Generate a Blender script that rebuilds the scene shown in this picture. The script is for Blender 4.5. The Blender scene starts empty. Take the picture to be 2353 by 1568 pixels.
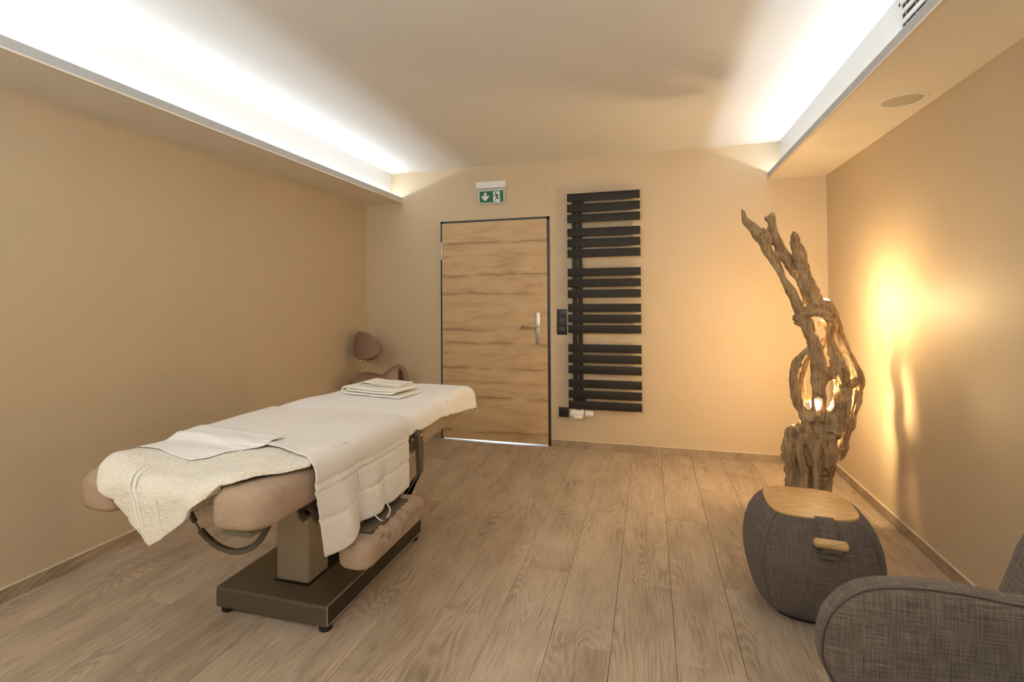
import bpy, bmesh, math, random
import numpy as np
from mathutils import Vector, Matrix, noise

random.seed(7)
sc = bpy.context.scene
COL = sc.collection

# ------------------------------------------------------------------ camera
F, CX, CY = 1143.5766, 1169.8086, 670.644          # pixels of the 2353 x 1568 frame
YAW, PITCH, ROLL, CAMZ = -0.2755, 0.0161, 0.0069, 1.2983
fw = Vector((math.sin(YAW) * math.cos(PITCH), math.cos(YAW) * math.cos(PITCH), math.sin(PITCH)))
rt = Vector((math.cos(YAW), -math.sin(YAW), 0))
dn = fw.cross(rt)
rt2 = rt * math.cos(ROLL) + dn * math.sin(ROLL)
dn2 = dn * math.cos(ROLL) - rt * math.sin(ROLL)
cam = bpy.data.objects.new('camera', bpy.data.cameras.new('camera'))
COL.objects.link(cam)
M3 = Matrix((rt2, -dn2, -fw)).transposed()
cam.matrix_world = Matrix.Translation((0, 0, CAMZ)) @ M3.to_4x4()
cam.data.sensor_fit = 'HORIZONTAL'
cam.data.sensor_width = 36
cam.data.lens = F * 36 / 2353
cam.data.shift_x = (1176.5 - CX) / 2353
cam.data.shift_y = -(784 - CY) / 2353
cam.data.clip_start = 0.02
sc.camera = cam


def at_y(u, v, y):
    """photo pixel -> point on the vertical plane at depth y, and metres per pixel there"""
    d = rt2 * ((u - CX) / F) + dn2 * ((v - CY) / F) + fw
    k = y / d.y
    return Vector((0, 0, CAMZ)) + d * k, k / F


# ------------------------------------------------------------------ light
world = bpy.data.worlds.new('world')
sc.world = world
world.use_nodes = True
world.node_tree.nodes['Background'].inputs[0].default_value = (0.9, 0.8, 0.7, 1)
world.node_tree.nodes['Background'].inputs[1].default_value = 0.0
vs = sc.view_settings
vs.view_transform = 'Standard'
vs.look = 'None'
vs.gamma = 1
vs.use_curve_mapping = False
vs.exposure = 0.47

LED_COL = (0.80, 0.92, 1.0)
LED_W = 17
FILL_W = 47
BULB_COL = (1.0, 0.71, 0.355)
BULB_STRENGTH = 320


def area_light(name, loc, size_x, size_y, direction, watts, color):
    l = bpy.data.lights.new(name, 'AREA')
    l.shape = 'RECTANGLE'
    l.size, l.size_y = size_x, size_y
    l.energy = watts
    l.color = color
    o = bpy.data.objects.new(name, l)
    COL.objects.link(o)
    z = -Vector(direction).normalized()
    x = Vector((0, 1, 0)) if abs(direction[1]) < .01 else Vector((1, 0, 0))
    y = z.cross(x).normalized()
    x = y.cross(z)
    o.matrix_world = Matrix.Translation(loc) @ Matrix((x, y, z)).transposed().to_4x4()
    return o


# room measures
XL, XR, YB, YF = -2.714, 1.325, 4.364, -1.5
ZC, ZS, ZLT = 2.539, 2.2443, 2.296
XCL, XLL, XCR, XLR = -2.4266, -2.3054, 1.0036, 0.9141
BB = 0.062
YM = (YB + YF) / 2
area_light('cove_light_table_side', (XCL + .012, YM, 2.262), YB - YF - .04, .012, (1.5, 0, 1), LED_W * .9, LED_COL)
area_light('cove_light_lamp_side', (XCR - .010, YM, 2.260), YB - YF - .04, .012, (-1.5, 0, 1), LED_W, LED_COL)
UP_X, UP_Z = (-1.75, .35), 1.78          # two unseen lights added behind the camera to brighten the room
for ux in UP_X:
    area_light('uplight', (ux, YF + .11, UP_Z + .055), .26, .12, (0, .35, 1), FILL_W, (.88, .95, 1.0))
# corridor light behind the door, seen through the slit under the leaf
area_light('corridor_light', (-1.75, 5.7, .5), .6, .6, (.05, -1, -.36), 60, (.55, .75, 1.0))


# ------------------------------------------------------------------ materials
def nodes_of(name):
    m = bpy.data.materials.new(name)
    m.use_nodes = True
    nt = m.node_tree
    return m, nt, nt.nodes['Principled BSDF']


def N(nt, kind, **kw):
    n = nt.nodes.new(kind)
    for k, v in kw.items():
        if k.startswith('i_'):
            n.inputs[int(k[2:])].default_value = v
        elif k == 'ins':
            for kk, vv in v.items():
                n.inputs[kk].default_value = vv
        else:
            setattr(n, k, v)
    return n


def L(nt, a, b):
    nt.links.new(a, b)


def ramp(nt, fac, stops):
    r = nt.nodes.new('ShaderNodeValToRGB')
    e = r.color_ramp.elements
    while len(e) > 1:
        e.remove(e[-1])
    e[0].position, e[0].color = stops[0][0], (*stops[0][1], 1)
    for p, c in stops[1:]:
        q = e.new(p)
        q.color = (*c, 1)
    L(nt, fac, r.inputs[0])
    return r.outputs[0]


def math_node(nt, op, a, b=None, clamp=False):
    n = nt.nodes.new('ShaderNodeMath')
    n.operation = op
    n.use_clamp = clamp
    for i, x in enumerate((a, b)):
        if x is None:
            continue
        if isinstance(x, (int, float)):
            n.inputs[i].default_value = x
        else:
            L(nt, x, n.inputs[i])
    return n.outputs[0]


def mapped(nt, scale, coord='Object', offset=None):
    tc = nt.nodes.new('ShaderNodeTexCoord')
    mp = nt.nodes.new('ShaderNodeMapping')
    mp.inputs['Scale'].default_value = scale
    src = tc.outputs[coord]
    if offset is not None:
        a = nt.nodes.new('ShaderNodeVectorMath')
        a.operation = 'ADD'
        L(nt, src, a.inputs[0])
        L(nt, offset, a.inputs[1])
        src = a.outputs[0]
    L(nt, src, mp.inputs[0])
    return mp.outputs[0]


def noise_tex(nt, vec, scale, detail=3, rough=.55, dist=0.0):
    n = nt.nodes.new('ShaderNodeTexNoise')
    n.inputs['Scale'].default_value = scale
    n.inputs['Detail'].default_value = detail
    n.inputs['Roughness'].default_value = rough
    n.inputs['Distortion'].default_value = dist
    L(nt, vec, n.inputs['Vector'])
    return n.outputs['Fac']


def bump(nt, bsdf, h, strength, dist):
    b = nt.nodes.new('ShaderNodeBump')
    b.inputs['Strength'].default_value = strength
    b.inputs['Distance'].default_value = dist
    L(nt, h, b.inputs['Height'])
    L(nt, b.outputs[0], bsdf.inputs['Normal'])


def plain(name, col, rough=.5, metal=0.0, spec=None, var=.0, vscale=8, bstr=0, bscale=200, bdist=.001):
    m, nt, b = nodes_of(name)
    b.inputs['Roughness'].default_value = rough
    b.inputs['Metallic'].default_value = metal
    if spec is not None:
        b.inputs['Specular IOR Level'].default_value = spec
    v = mapped(nt, (1, 1, 1))
    n = noise_tex(nt, v, vscale, 1.0 if var < .06 else 3.0)
    lo = [max(0, c * (1 - var)) for c in col]
    hi = [min(1, c * (1 + var)) for c in col]
    L(nt, ramp(nt, n, [(.3, lo), (.7, hi)]), b.inputs['Base Color'])
    if bstr:
        bump(nt, b, noise_tex(nt, v, bscale, 2), bstr, bdist)
    return m


WALL = (0.60, 0.480, 0.328)
M = {}
M['wall'] = plain('beige_wall_paint', WALL, .55, spec=.35, var=.012, vscale=2.5)
M['ceiling'] = plain('white_ceiling_paint', (.83, .815, .79), .8, var=.01, vscale=3)
M['soffit'] = plain('cream_soffit_paint', (.80, .735, .64), .8, var=.01, vscale=3)
M['cove_white'] = plain('cove_white_paint', (.84, .84, .83), .7, var=.01)
M['lip_grey'] = plain('grey_profile_paint', (.50, .50, .50), .6, var=.02)  # white lip made grey: its darker, shaded look is put into the colour
M['caulk'] = plain('cream_sealant', (.72, .62, .47), .6, var=.03)
M['black'] = plain('black_plastic', (.012, .013, .013), .38, var=.1)
M['frame'] = plain('anthracite_frame', (.022, .027, .030), .42, var=.08)
M['radiator'] = plain('anthracite_radiator_paint', (.020, .018, .016), .55, spec=.3, var=.10, vscale=300, bstr=.15, bscale=900, bdist=.0003)
M['steel'] = plain('brushed_steel', (.58, .53, .45), .42, 1.0, var=.06)
M['chrome'] = plain('chrome', (.75, .74, .72), .12, 1.0)
M['white_plastic'] = plain('white_plastic', (.80, .79, .76), .35, var=.01)
M['cream_plastic'] = plain('cream_plastic', (.78, .66, .45), .45, var=.03)
M['taupe_metal'] = plain('taupe_powder_coat', (.115, .092, .066), .42, .35, var=.06, vscale=400, bstr=.08, bscale=800, bdist=.0003)
M['column_metal'] = plain('satin_column_metal', (.40, .345, .265), .42, .35, var=.04)
M['dark_panel'] = plain('dark_brown_panel', (.018, .011, .007), .5, var=.1)
M['rubber'] = plain('black_rubber', (.008, .008, .008), .7, var=.1)
M['sheet_beige'] = plain('beige_stretch_sheet', (.40, .292, .212), .9, spec=.15, var=.05, vscale=60, bstr=.35, bscale=700, bdist=.001)
M['stool_leather'] = plain('mauve_brown_leatherette', (.29, .185, .132), .48, var=.04, bstr=.15, bscale=350, bdist=.0006)
M['cable'] = plain('olive_grey_cable', (.13, .112, .08), .5, var=.1)
M['linen'] = plain('smooth_white_linen', (.86, .84, .83), .75, spec=.2, var=.01, bstr=.1, bscale=500, bdist=.0005)
M['grille'] = plain('speaker_grille_cloth', (.50, .46, .37), .7, var=.08, vscale=900, bstr=.4, bscale=1200, bdist=.001)
M['vent_dark'] = plain('vent_dark', (.02, .022, .025), .6, var=.1)
M['green'] = plain('sign_green', (.0, .118, .065), .4, var=.02)
M['sign_white'] = plain('sign_white', (.76, .78, .74), .4, var=.01)
M['grey_print'] = plain('grey_print', (.35, .34, .34), .5)
M['blue_print'] = plain('blue_print', (.22, .34, .42), .5)


def towel_mat(name, col, scale, strength, dist):
    m, nt, b = nodes_of(name)
    b.inputs['Roughness'].default_value = .95
    b.inputs['Specular IOR Level'].default_value = .1
    b.inputs['Sheen Weight'].default_value = .25
    v = mapped(nt, (1, 1, 1))
    a = noise_tex(nt, v, scale, 3, .7)
    big = noise_tex(nt, v, scale * .22, 1)
    L(nt, ramp(nt, a, [(.25, [c * .90 for c in col]), (.6, col)]), b.inputs['Base Color'])
    h = math_node(nt, 'ADD', a, math_node(nt, 'MULTIPLY', big, .8))
    bump(nt, b, h, strength, dist)
    return m


M['terry'] = towel_mat('white_terry', (0.93, 0.885, 0.83), 180, .9, .004)
M['terry_fluffy'] = towel_mat('ivory_fluffy_terry', (0.931, 0.872, 0.76), 95, 1.0, .010)
M['terry_flat'] = towel_mat('white_flat_terry', (0.95, 0.935, 0.915), 420, .45, .0015)
M['terry_fold'] = towel_mat('ivory_folded_terry', (0.942, 0.909, 0.824), 380, .6, .002)


def wood_floor(name, dark, light, contrast=1.0):
    m, nt, b = nodes_of(name)
    b.inputs['Roughness'].default_value = .52
    b.inputs['Specular IOR Level'].default_value = .4
    oi = nt.nodes.new('ShaderNodeObjectInfo')
    comb = nt.nodes.new('ShaderNodeCombineXYZ')
    L(nt, math_node(nt, 'MULTIPLY', oi.outputs['Random'], 37.0), comb.inputs[0])
    L(nt, math_node(nt, 'MULTIPLY', oi.outputs['Random'], 91.0), comb.inputs[1])
    L(nt, math_node(nt, 'MULTIPLY', oi.outputs['Random'], 13.0), comb.inputs[2])
    off = comb.outputs[0]
    body = noise_tex(nt, mapped(nt, (6.5, 1.05, 3), 'Object', off), 1.0, 1.0, .35)
    rings = math_node(nt, 'SINE', math_node(nt, 'MULTIPLY', body, 190.0))
    rings = math_node(nt, 'ADD', math_node(nt, 'MULTIPLY', rings, .5), .5)
    fib = noise_tex(nt, mapped(nt, (190, 8, 20), 'Object', off), 1.0, 2, .6)
    blot = noise_tex(nt, mapped(nt, (7, 2.2, 4), 'Object', off), 1.0, 2, .6)
    mask = noise_tex(nt, mapped(nt, (8, 2.2, 3), 'Object', off), 1.0, 0)
    mask = math_node(nt, 'MULTIPLY', math_node(nt, 'SUBTRACT', mask, .38, True), 3.2, True)
    r = math_node(nt, 'MULTIPLY', math_node(nt, 'SUBTRACT', rings, .5), mask)
    t = math_node(nt, 'ADD', math_node(nt, 'MULTIPLY', r, .17 * contrast), math_node(nt, 'MULTIPLY', fib, .55))
    t = math_node(nt, 'ADD', t, math_node(nt, 'MULTIPLY', blot, .55))
    t = math_node(nt, 'ADD', t, math_node(nt, 'MULTIPLY', oi.outputs['Random'], .07))
    mid = [(a + c) / 2 for a, c in zip(dark, light)]
    L(nt, ramp(nt, t, [(.33, dark), (.57, mid), (.80, light)]), b.inputs['Base Color'])
    return m


M['floor'] = wood_floor('oak_vinyl_plank', (.28, .207, .142), (.62, .50, .375), 1.1)
M['skirting'] = wood_floor('oak_skirting', (.22, .16, .105), (.47, .365, .26))


def wood_door(name):
    m, nt, b = nodes_of(name)
    b.inputs['Roughness'].default_value = .5
    b.inputs['Specular IOR Level'].default_value = .35
    body = noise_tex(nt, mapped(nt, (.55, 1, 4.2)), 1.0, 2, .45, .3)
    rings = math_node(nt, 'SINE', math_node(nt, 'MULTIPLY', body, 95.0))
    fib = noise_tex(nt, mapped(nt, (8, 20, 230)), 1.0, 3, .6)
    blot = noise_tex(nt, mapped(nt, (2.2, 3, 11)), 1.0, 4, .6)
    t = math_node(nt, 'ADD', math_node(nt, 'MULTIPLY', rings, .028), math_node(nt, 'MULTIPLY', fib, .38))
    t = math_node(nt, 'ADD', t, math_node(nt, 'MULTIPLY', blot, .75))
    base = ramp(nt, t, [(.28, (.38, .245, .125)), (.56, (.57, .40, .225)), (.88, (.69, .52, .325))])
    # open grain cracks: thin dark wavy lines across the leaf
    tc = nt.nodes.new('ShaderNodeTexCoord')
    xyz = nt.nodes.new('ShaderNodeSeparateXYZ')
    L(nt, tc.outputs['Object'], xyz.inputs[0])
    line = None
    for k, (zk, wk) in enumerate(((1.827, 1.0), (1.524, 1.0), (1.36, .55), (1.022, .95), (.889, .6), (.667, .9), (.403, 1.0), (.092, 1.0), (1.70, .35), (.54, .35))):
        cb = nt.nodes.new('ShaderNodeCombineXYZ')
        L(nt, xyz.outputs[0], cb.inputs[0])
        cb.inputs[1].default_value = 7.3 * k
        slow = noise_tex(nt, cb.outputs[0], 2.1, 1)
        fine = noise_tex(nt, cb.outputs[0], 11.0, 2, .65)
        mk = noise_tex(nt, cb.outputs[0], 3.3, 1, .6)
        off = math_node(nt, 'ADD', math_node(nt, 'MULTIPLY', math_node(nt, 'SUBTRACT', slow, .5), .075), math_node(nt, 'MULTIPLY', math_node(nt, 'SUBTRACT', fine, .5), .022))
        dd = math_node(nt, 'ABSOLUTE', math_node(nt, 'SUBTRACT', math_node(nt, 'SUBTRACT', xyz.outputs[2], zk - 1.0155), off))
        core = math_node(nt, 'SUBTRACT', 1.0, math_node(nt, 'MULTIPLY', dd, 1 / .0058), True)
        halo = math_node(nt, 'MULTIPLY', math_node(nt, 'SUBTRACT', 1.0, math_node(nt, 'MULTIPLY', dd, 1 / .030), True), .35)
        amp = math_node(nt, 'MULTIPLY', math_node(nt, 'SUBTRACT', mk, .34, True), 8.0 * wk, True)
        one = math_node(nt, 'MULTIPLY', math_node(nt, 'MAXIMUM', core, halo), amp)
        line = one if line is None else math_node(nt, 'MAXIMUM', line, one)
    # knots
    vo = nt.nodes.new('ShaderNodeTexVoronoi')
    vo.inputs['Scale'].default_value = 1.0
    L(nt, mapped(nt, (5.5, 1, 7)), vo.inputs['Vector'])
    k = math_node(nt, 'SUBTRACT', 1.0, math_node(nt, 'MULTIPLY', vo.outputs['Distance'], 14.0), True)
    line = math_node(nt, 'MAXIMUM', line, math_node(nt, 'MULTIPLY', k, .7))
    mx = nt.nodes.new('ShaderNodeMixRGB')
    mx.inputs[2].default_value = (.075, .040, .018, 1)
    L(nt, math_node(nt, 'MULTIPLY', line, .85), mx.inputs[0])
    L(nt, base, mx.inputs[1])
    L(nt, mx.outputs[0], b.inputs['Base Color'])
    return m


M['door'] = wood_door('rustic_oak_laminate')


def light_oak(name):
    m, nt, b = nodes_of(name)
    b.inputs['Roughness'].default_value = .42
    body = noise_tex(nt, mapped(nt, (1.6, 9, 9)), 1.0, 2, .5, .4)
    rings = math_node(nt, 'SINE', math_node(nt, 'MULTIPLY', body, 70.0))
    fib = noise_tex(nt, mapped(nt, (12, 260, 260)), 1.0, 3)
    t = math_node(nt, 'ADD', math_node(nt, 'MULTIPLY', rings, .12), math_node(nt, 'MULTIPLY', fib, .9))
    L(nt, ramp(nt, t, [(.25, (.45, .27, .11)), (.6, (.60, .39, .18)), (.85, (.68, .46, .235))]), b.inputs['Base Color'])
    return m


M['oak'] = light_oak('light_oak')


def driftwood(name):
    m, nt, b = nodes_of(name)
    b.inputs['Roughness'].default_value = .75
    b.inputs['Specular IOR Level'].default_value = .25
    v = mapped(nt, (60, 60, 7))
    wv = noise_tex(nt, v, 1.0, 4, .6, .6)
    big = noise_tex(nt, mapped(nt, (6, 6, 2.5)), 1.0, 4, .6)
    t = math_node(nt, 'ADD', math_node(nt, 'MULTIPLY', wv, .75), math_node(nt, 'MULTIPLY', big, .55))
    L(nt, ramp(nt, t, [(.34, (.070, .036, .014)), (.50, (.25, .150, .070)), (.66, (.42, .285, .155)), (.85, (.55, .405, .245))]),
      b.inputs['Base Color'])
    bump(nt, b, wv, .9, .010)
    return m


M['drift'] = driftwood('weathered_root_wood')


def weave(name, c1, c2, c3, scale, slub=1.0):
    m, nt, b = nodes_of(name)
    b.inputs['Roughness'].default_value = .9
    b.inputs['Specular IOR Level'].default_value = .15
    b.inputs['Sheen Weight'].default_value = .12
    uv = mapped(nt, (1, 1, 1), 'UV')

    def wave(direction, sc_):
        w = nt.nodes.new('ShaderNodeTexWave')
        w.bands_direction = direction
        w.inputs['Scale'].default_value = sc_
        w.inputs['Distortion'].default_value = 1.2
        w.inputs['Detail'].default_value = 1.5
        w.inputs['Detail Scale'].default_value = 1.5
        L(nt, uv, w.inputs['Vector'])
        return w.outputs['Fac']
    wx, wy = wave('X', scale), wave('Y', scale)
    slx = noise_tex(nt, mapped(nt, (scale * 2.2, scale * .10, 1), 'UV'), 1.0, 2)
    sly = noise_tex(nt, mapped(nt, (scale * .10, scale * 2.2, 1), 'UV'), 1.0, 2)
    t = math_node(nt, 'ADD', math_node(nt, 'MULTIPLY', wx, .20), math_node(nt, 'MULTIPLY', wy, .20))
    t = math_node(nt, 'ADD', t, math_node(nt, 'MULTIPLY', math_node(nt, 'ADD', slx, sly), .55 * slub))
    L(nt, ramp(nt, t, [(.42, c1), (.72, c2), (1.0, c3)]), b.inputs['Base Color'])
    bump(nt, b, math_node(nt, 'ADD', wx, wy), .4, .0012)
    return m


M['pouf_fabric'] = weave('taupe_woven_fabric', (.045, .034, .029), (.115, .089, .076), (.22, .178, .152), 120)
M['chair_fabric'] = weave('brown_beige_tweed', (.038, .029, .025), (.125, .097, .079), (.31, .255, .205), 130)


def acrylic(name):
    m, nt, b = nodes_of(name)
    b.inputs['Base Color'].default_value = (.9, .93, .9, 1)
    b.inputs['Roughness'].default_value = .05
    tr = nt.nodes.new('ShaderNodeBsdfTransparent')
    mx = nt.nodes.new('ShaderNodeMixShader')
    mx.inputs[0].default_value = .28
    L(nt, tr.outputs[0], mx.inputs[1])
    L(nt, b.outputs[0], mx.inputs[2])
    L(nt, mx.outputs[0], nt.nodes['Material Output'].inputs['Surface'])
    return m


M['acrylic'] = acrylic('clear_acrylic')


def emission(name, col, strength):
    m, nt, b = nodes_of(name)
    b.inputs['Base Color'].default_value = (*col, 1)
    b.inputs['Emission Color'].default_value = (*col, 1)
    b.inputs['Emission Strength'].default_value = strength
    return m


M['bulb'] = emission('glowing_bulb_glass', BULB_COL, BULB_STRENGTH)
M['led'] = plain('led_profile', (.8, .8, .8), .5)


# ------------------------------------------------------------------ mesh helpers
def tag(o, label=None, cat=None, group=None, kind=None):
    if label:
        o['label'] = label
    if cat:
        o['category'] = cat
    if group:
        o['group'] = group
    if kind:
        o['kind'] = kind
    return o


def box_uv(me):
    uv = me.uv_layers.new(name='UVMap')
    co = np.empty(len(me.vertices) * 3)
    me.vertices.foreach_get('co', co)
    co = co.reshape(-1, 3)
    for p in me.polygons:
        n = p.normal
        ax = max(range(3), key=lambda i: abs(n[i]))
        a, b = [(1, 2), (0, 2), (0, 1)][ax]
        for li in p.loop_indices:
            c = co[me.loops[li].vertex_index]
            uv.data[li].uv = (c[a], c[b])


def finish(name, me, mat, parent=None, smooth=False, uv=False):
    me.materials.append(M[mat] if isinstance(mat, str) else mat)
    if smooth:
        me.polygons.foreach_set('use_smooth', [True] * len(me.polygons))
    if uv and not me.uv_layers:
        me.update()
        box_uv(me)
    o = bpy.data.objects.new(name, me)
    COL.objects.link(o)
    if parent is not None:
        o.parent = parent
        o.matrix_parent_inverse = WORLD[parent.name].inverted()
        WORLD[o.name] = Matrix.Identity(4)
    else:
        WORLD[o.name] = Matrix.Identity(4)
    return o


WORLD = {}      # world matrices of parents, so that children can be written in world coordinates


def thing(name, loc, label=None, cat=None, group=None, kind=None):
    o = bpy.data.objects.new(name, None)
    o.empty_display_size = .05
    COL.objects.link(o)
    o.location = loc
    WORLD[o.name] = Matrix.Translation(loc)
    return tag(o, label, cat, group, kind)


def from_data(name, verts, faces, mat, parent=None, smooth=False, uv=False):
    me = bpy.data.meshes.new(name)
    me.from_pydata([tuple(v) for v in verts], [], faces)
    me.validate()
    me.update()
    return finish(name, me, mat, parent, smooth, uv)


def from_bm(name, bm, mat, parent=None, smooth=False, uv=False, angle=None):
    bmesh.ops.recalc_face_normals(bm, faces=bm.faces)
    me = bpy.data.meshes.new(name)
    bm.to_mesh(me)
    bm.free()
    me.update()
    o = finish(name, me, mat, parent, smooth, uv)
    if angle is not None:
        me.set_sharp_from_angle(angle=math.radians(angle))
    return o


def bm_box(x0, x1, y0, y1, z0, z1, bevel=0, seg=2, bm=None):
    own = bmesh.new()
    bmesh.ops.create_cube(own, size=1)
    for v in own.verts:
        v.co = Vector(((x0 + x1) / 2 + v.co.x * (x1 - x0), (y0 + y1) / 2 + v.co.y * (y1 - y0), (z0 + z1) / 2 + v.co.z * (z1 - z0)))
    if bevel:
        bmesh.ops.bevel(own, geom=list(own.edges), offset=bevel, segments=seg, affect='EDGES', profile=.5)
    if bm is None:
        return own
    me = bpy.data.meshes.new('tmp')
    own.to_mesh(me)
    own.free()
    bm.from_mesh(me)
    bpy.data.meshes.remove(me)
    return bm


def box(name, x0, x1, y0, y1, z0, z1, mat, parent=None, bevel=0, seg=2, smooth=None, uv=False):
    bm = bm_box(x0, x1, y0, y1, z0, z1, bevel, seg)
    return from_bm(name, bm, mat, parent, bool(bevel) if smooth is None else smooth, uv, angle=40 if bevel and smooth is None else None)


def prism(name, outline, axis, a0, a1, mat, parent=None, bevel=0, seg=3, smooth=False, uv=False, edges='all'):
    """extrude a 2-D outline along an axis; outline holds the two other coordinates in xyz order"""
    bm = bmesh.new()

    def put(p, a):
        q = list(p)
        q.insert(axis, a)
        return bm.verts.new(q)
    lo = [put(p, a0) for p in outline]
    hi = [put(p, a1) for p in outline]
    n = len(outline)
    f1 = bm.faces.new(lo)
    f2 = bm.faces.new(hi)
    for i in range(n):
        bm.faces.new((lo[i], lo[(i + 1) % n], hi[(i + 1) % n], hi[i]))
    if bevel:
        es = [e for e in bm.edges if edges == 'all' or (e in f1.edges or e in f2.edges)]
        bmesh.ops.bevel(bm, geom=es, offset=bevel, segments=seg, affect='EDGES', profile=.5)
    return from_bm(name, bm, mat, parent, smooth or bool(bevel), uv, angle=50 if bevel else None)


def tube_data(pts, radii, seg=12, squash=None, cap=True, rough=0, seed=0):
    pts = [Vector(p) for p in pts]
    vs, fs = [], []
    up = Vector((0, 1, 0.01)).normalized()
    n = len(pts)
    for i, p in enumerate(pts):
        t = (pts[min(i + 1, n - 1)] - pts[max(i - 1, 0)]).normalized()
        a = up - t * up.dot(t)
        if a.length < 1e-4:
            a = Vector((1, 0, 0)) - t * t.x
        a.normalize()
        b = t.cross(a)
        for k in range(seg):
            th = 2 * math.pi * k / seg
            r = radii[i] if not isinstance(radii, (int, float)) else radii
            if rough:
                r *= 1 + rough * noise.noise(Vector((math.cos(th) * 1.6 + seed, math.sin(th) * 1.6, i * .35)))
            s = squash if squash else 1
            vs.append(p + a * (math.cos(th) * r * s) + b * (math.sin(th) * r))
    for i in range(n - 1):
        for k in range(seg):
            fs.append((i * seg + k, i * seg + (k + 1) % seg, (i + 1) * seg + (k + 1) % seg, (i + 1) * seg + k))
    if cap:
        fs.append(tuple(range(seg))[::-1])
        fs.append(tuple((n - 1) * seg + k for k in range(seg)))
    return vs, fs


def tube(name, pts, radii, mat, parent=None, seg=12, **kw):
    v, f = tube_data(pts, radii, seg, **kw)
    return from_data(name, v, f, mat, parent, True)


def cyl(name, c, r, h, mat, parent=None, axis=2, seg=32, bevel=0, r2=None):
    bm = bmesh.new()
    bmesh.ops.create_cone(bm, cap_ends=True, segments=seg, radius1=r, radius2=r if r2 is None else r2, depth=h)
    if bevel:
        es = [e for e in bm.edges if len(e.link_faces) == 2 and any(len(f.verts) > 4 for f in e.link_faces)]
        bmesh.ops.bevel(bm, geom=es, offset=bevel, segments=2, affect='EDGES')
    rot = {2: Matrix.Identity(4), 0: Matrix.Rotation(math.pi / 2, 4, 'Y'), 1: Matrix.Rotation(-math.pi / 2, 4, 'X')}[axis]
    bmesh.ops.transform(bm, matrix=Matrix.Translation(c) @ rot, verts=bm.verts)
    return from_bm(name, bm, mat, parent, True, angle=40)


def catmull(pts, per):
    P = [Vector(p) for p in pts]
    out = []
    for i in range(len(P) - 1):
        p0, p1, p2, p3 = P[max(i - 1, 0)], P[i], P[i + 1], P[min(i + 2, len(P) - 1)]
        for k in range(per):
            t = k / per
            out.append(.5 * ((2 * p1) + (-p0 + p2) * t + (2 * p0 - 5 * p1 + 4 * p2 - p3) * t * t + (-p0 + 3 * p1 - 3 * p2 + p3) * t ** 3))
    out.append(P[-1])
    return out


def grid_obj(name, rows, mat, parent=None, thick=0, uv=False, offset=1.0, flip=False):
    """smooth surface through a grid of points, thickened into real cloth"""
    h, w = len(rows), len(rows[0])
    vs = [p for r in rows for p in r]
    fs = []
    for i in range(h - 1):
        for j in range(w - 1):
            q = (i * w + j, i * w + j + 1, (i + 1) * w + j + 1, (i + 1) * w + j)
            fs.append(q[::-1] if flip else q)
    o = from_data(name, vs, fs, mat, parent, True, uv)
    if thick:
        s = o.modifiers.new('thickness', 'SOLIDIFY')
        s.thickness = thick
        s.offset = offset
        s.use_rim = True
    return o


def loft(name, rings, mat, parent=None, smooth=True, uv=False, cap=True):
    n = len(rings[0])
    vs = [p for r in rings for p in r]
    fs = []
    for i in range(len(rings) - 1):
        for k in range(n):
            fs.append((i * n + k, i * n + (k + 1) % n, (i + 1) * n + (k + 1) % n, (i + 1) * n + k))
    if cap:
        fs.append(tuple(range(n))[::-1])
        fs.append(tuple((len(rings) - 1) * n + k for k in range(n)))
    return from_data(name, vs, fs, mat, parent, smooth, uv)


# ------------------------------------------------------------------ room shell
T = .16
floor = tag(thing('floor', (XL, YF, 0), kind='structure'), 'grey-brown oak plank floor of the treatment room', 'floor')
box('subfloor', XL - T, XR + T, YF - T, YB + 2.2, -.12, -.006, 'dark_panel', floor)
PW, PL = .23, 1.21
me_plank = None
starts = {0: .672, 1: 1.150, -1: .674, 2: 1.217, -2: 1.161, -3: 1.963, -4: 1.45, -5: 2.267}
i0 = int(math.floor((XL - .077) / PW))
i1 = int(math.ceil((XR - .077) / PW))
plank_meshes = {}


def plank_mesh(w, l):
    key = (round(w, 4), round(l, 4))
    if key not in plank_meshes:
        bm = bm_box(-w / 2 + .0007, w / 2 - .0007, -l / 2 + .0007, l / 2 - .0007, -.006, 0)
        top = [e for e in bm.edges if all(v.co.z > -.001 for v in e.verts)]
        bmesh.ops.bevel(bm, geom=top, offset=.0008, segments=1, affect='EDGES')
        bmesh.ops.recalc_face_normals(bm, faces=bm.faces)
        me = bpy.data.meshes.new('plank')
        bm.to_mesh(me)
        bm.free()
        me.materials.append(M['floor'])
        plank_meshes[key] = me
    return plank_meshes[key]


for i in range(i0, i1 + 1):
    xa, xb = max(XL, .077 + i * PW), min(XR, .077 + (i + 1) * PW)
    if xb - xa < .01:
        continue
    s = {0: 1.882, -1: 2.36, 1: 2.427, -2: 1.884, -3: 2.371, -4: 3.173, -6: 3.477, -5: 2.75}.get(i)
    if s is None:
        s = (i * .437) % PL
    y = s - PL * math.ceil((s - YF) / PL)
    while y < YB:
        ya, yb = max(y, YF), min(y + PL, YB)
        if yb - ya > .01:
            o = bpy.data.objects.new('plank', plank_mesh(xb - xa, yb - ya))
            COL.objects.link(o)
            o.parent = floor
            o.matrix_parent_inverse = Matrix.Translation((-XL, -YF, 0))
            o.location = ((xa + xb) / 2, (ya + yb) / 2, 0)
        y += PL
# corridor floor behind the door
box('corridor_plank', -1.95, -.80, YB, YB + 2.2, -.006, 0, 'floor', floor)


def struct(o, label, cat):
    return tag(o, label, cat, kind='structure')


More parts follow.
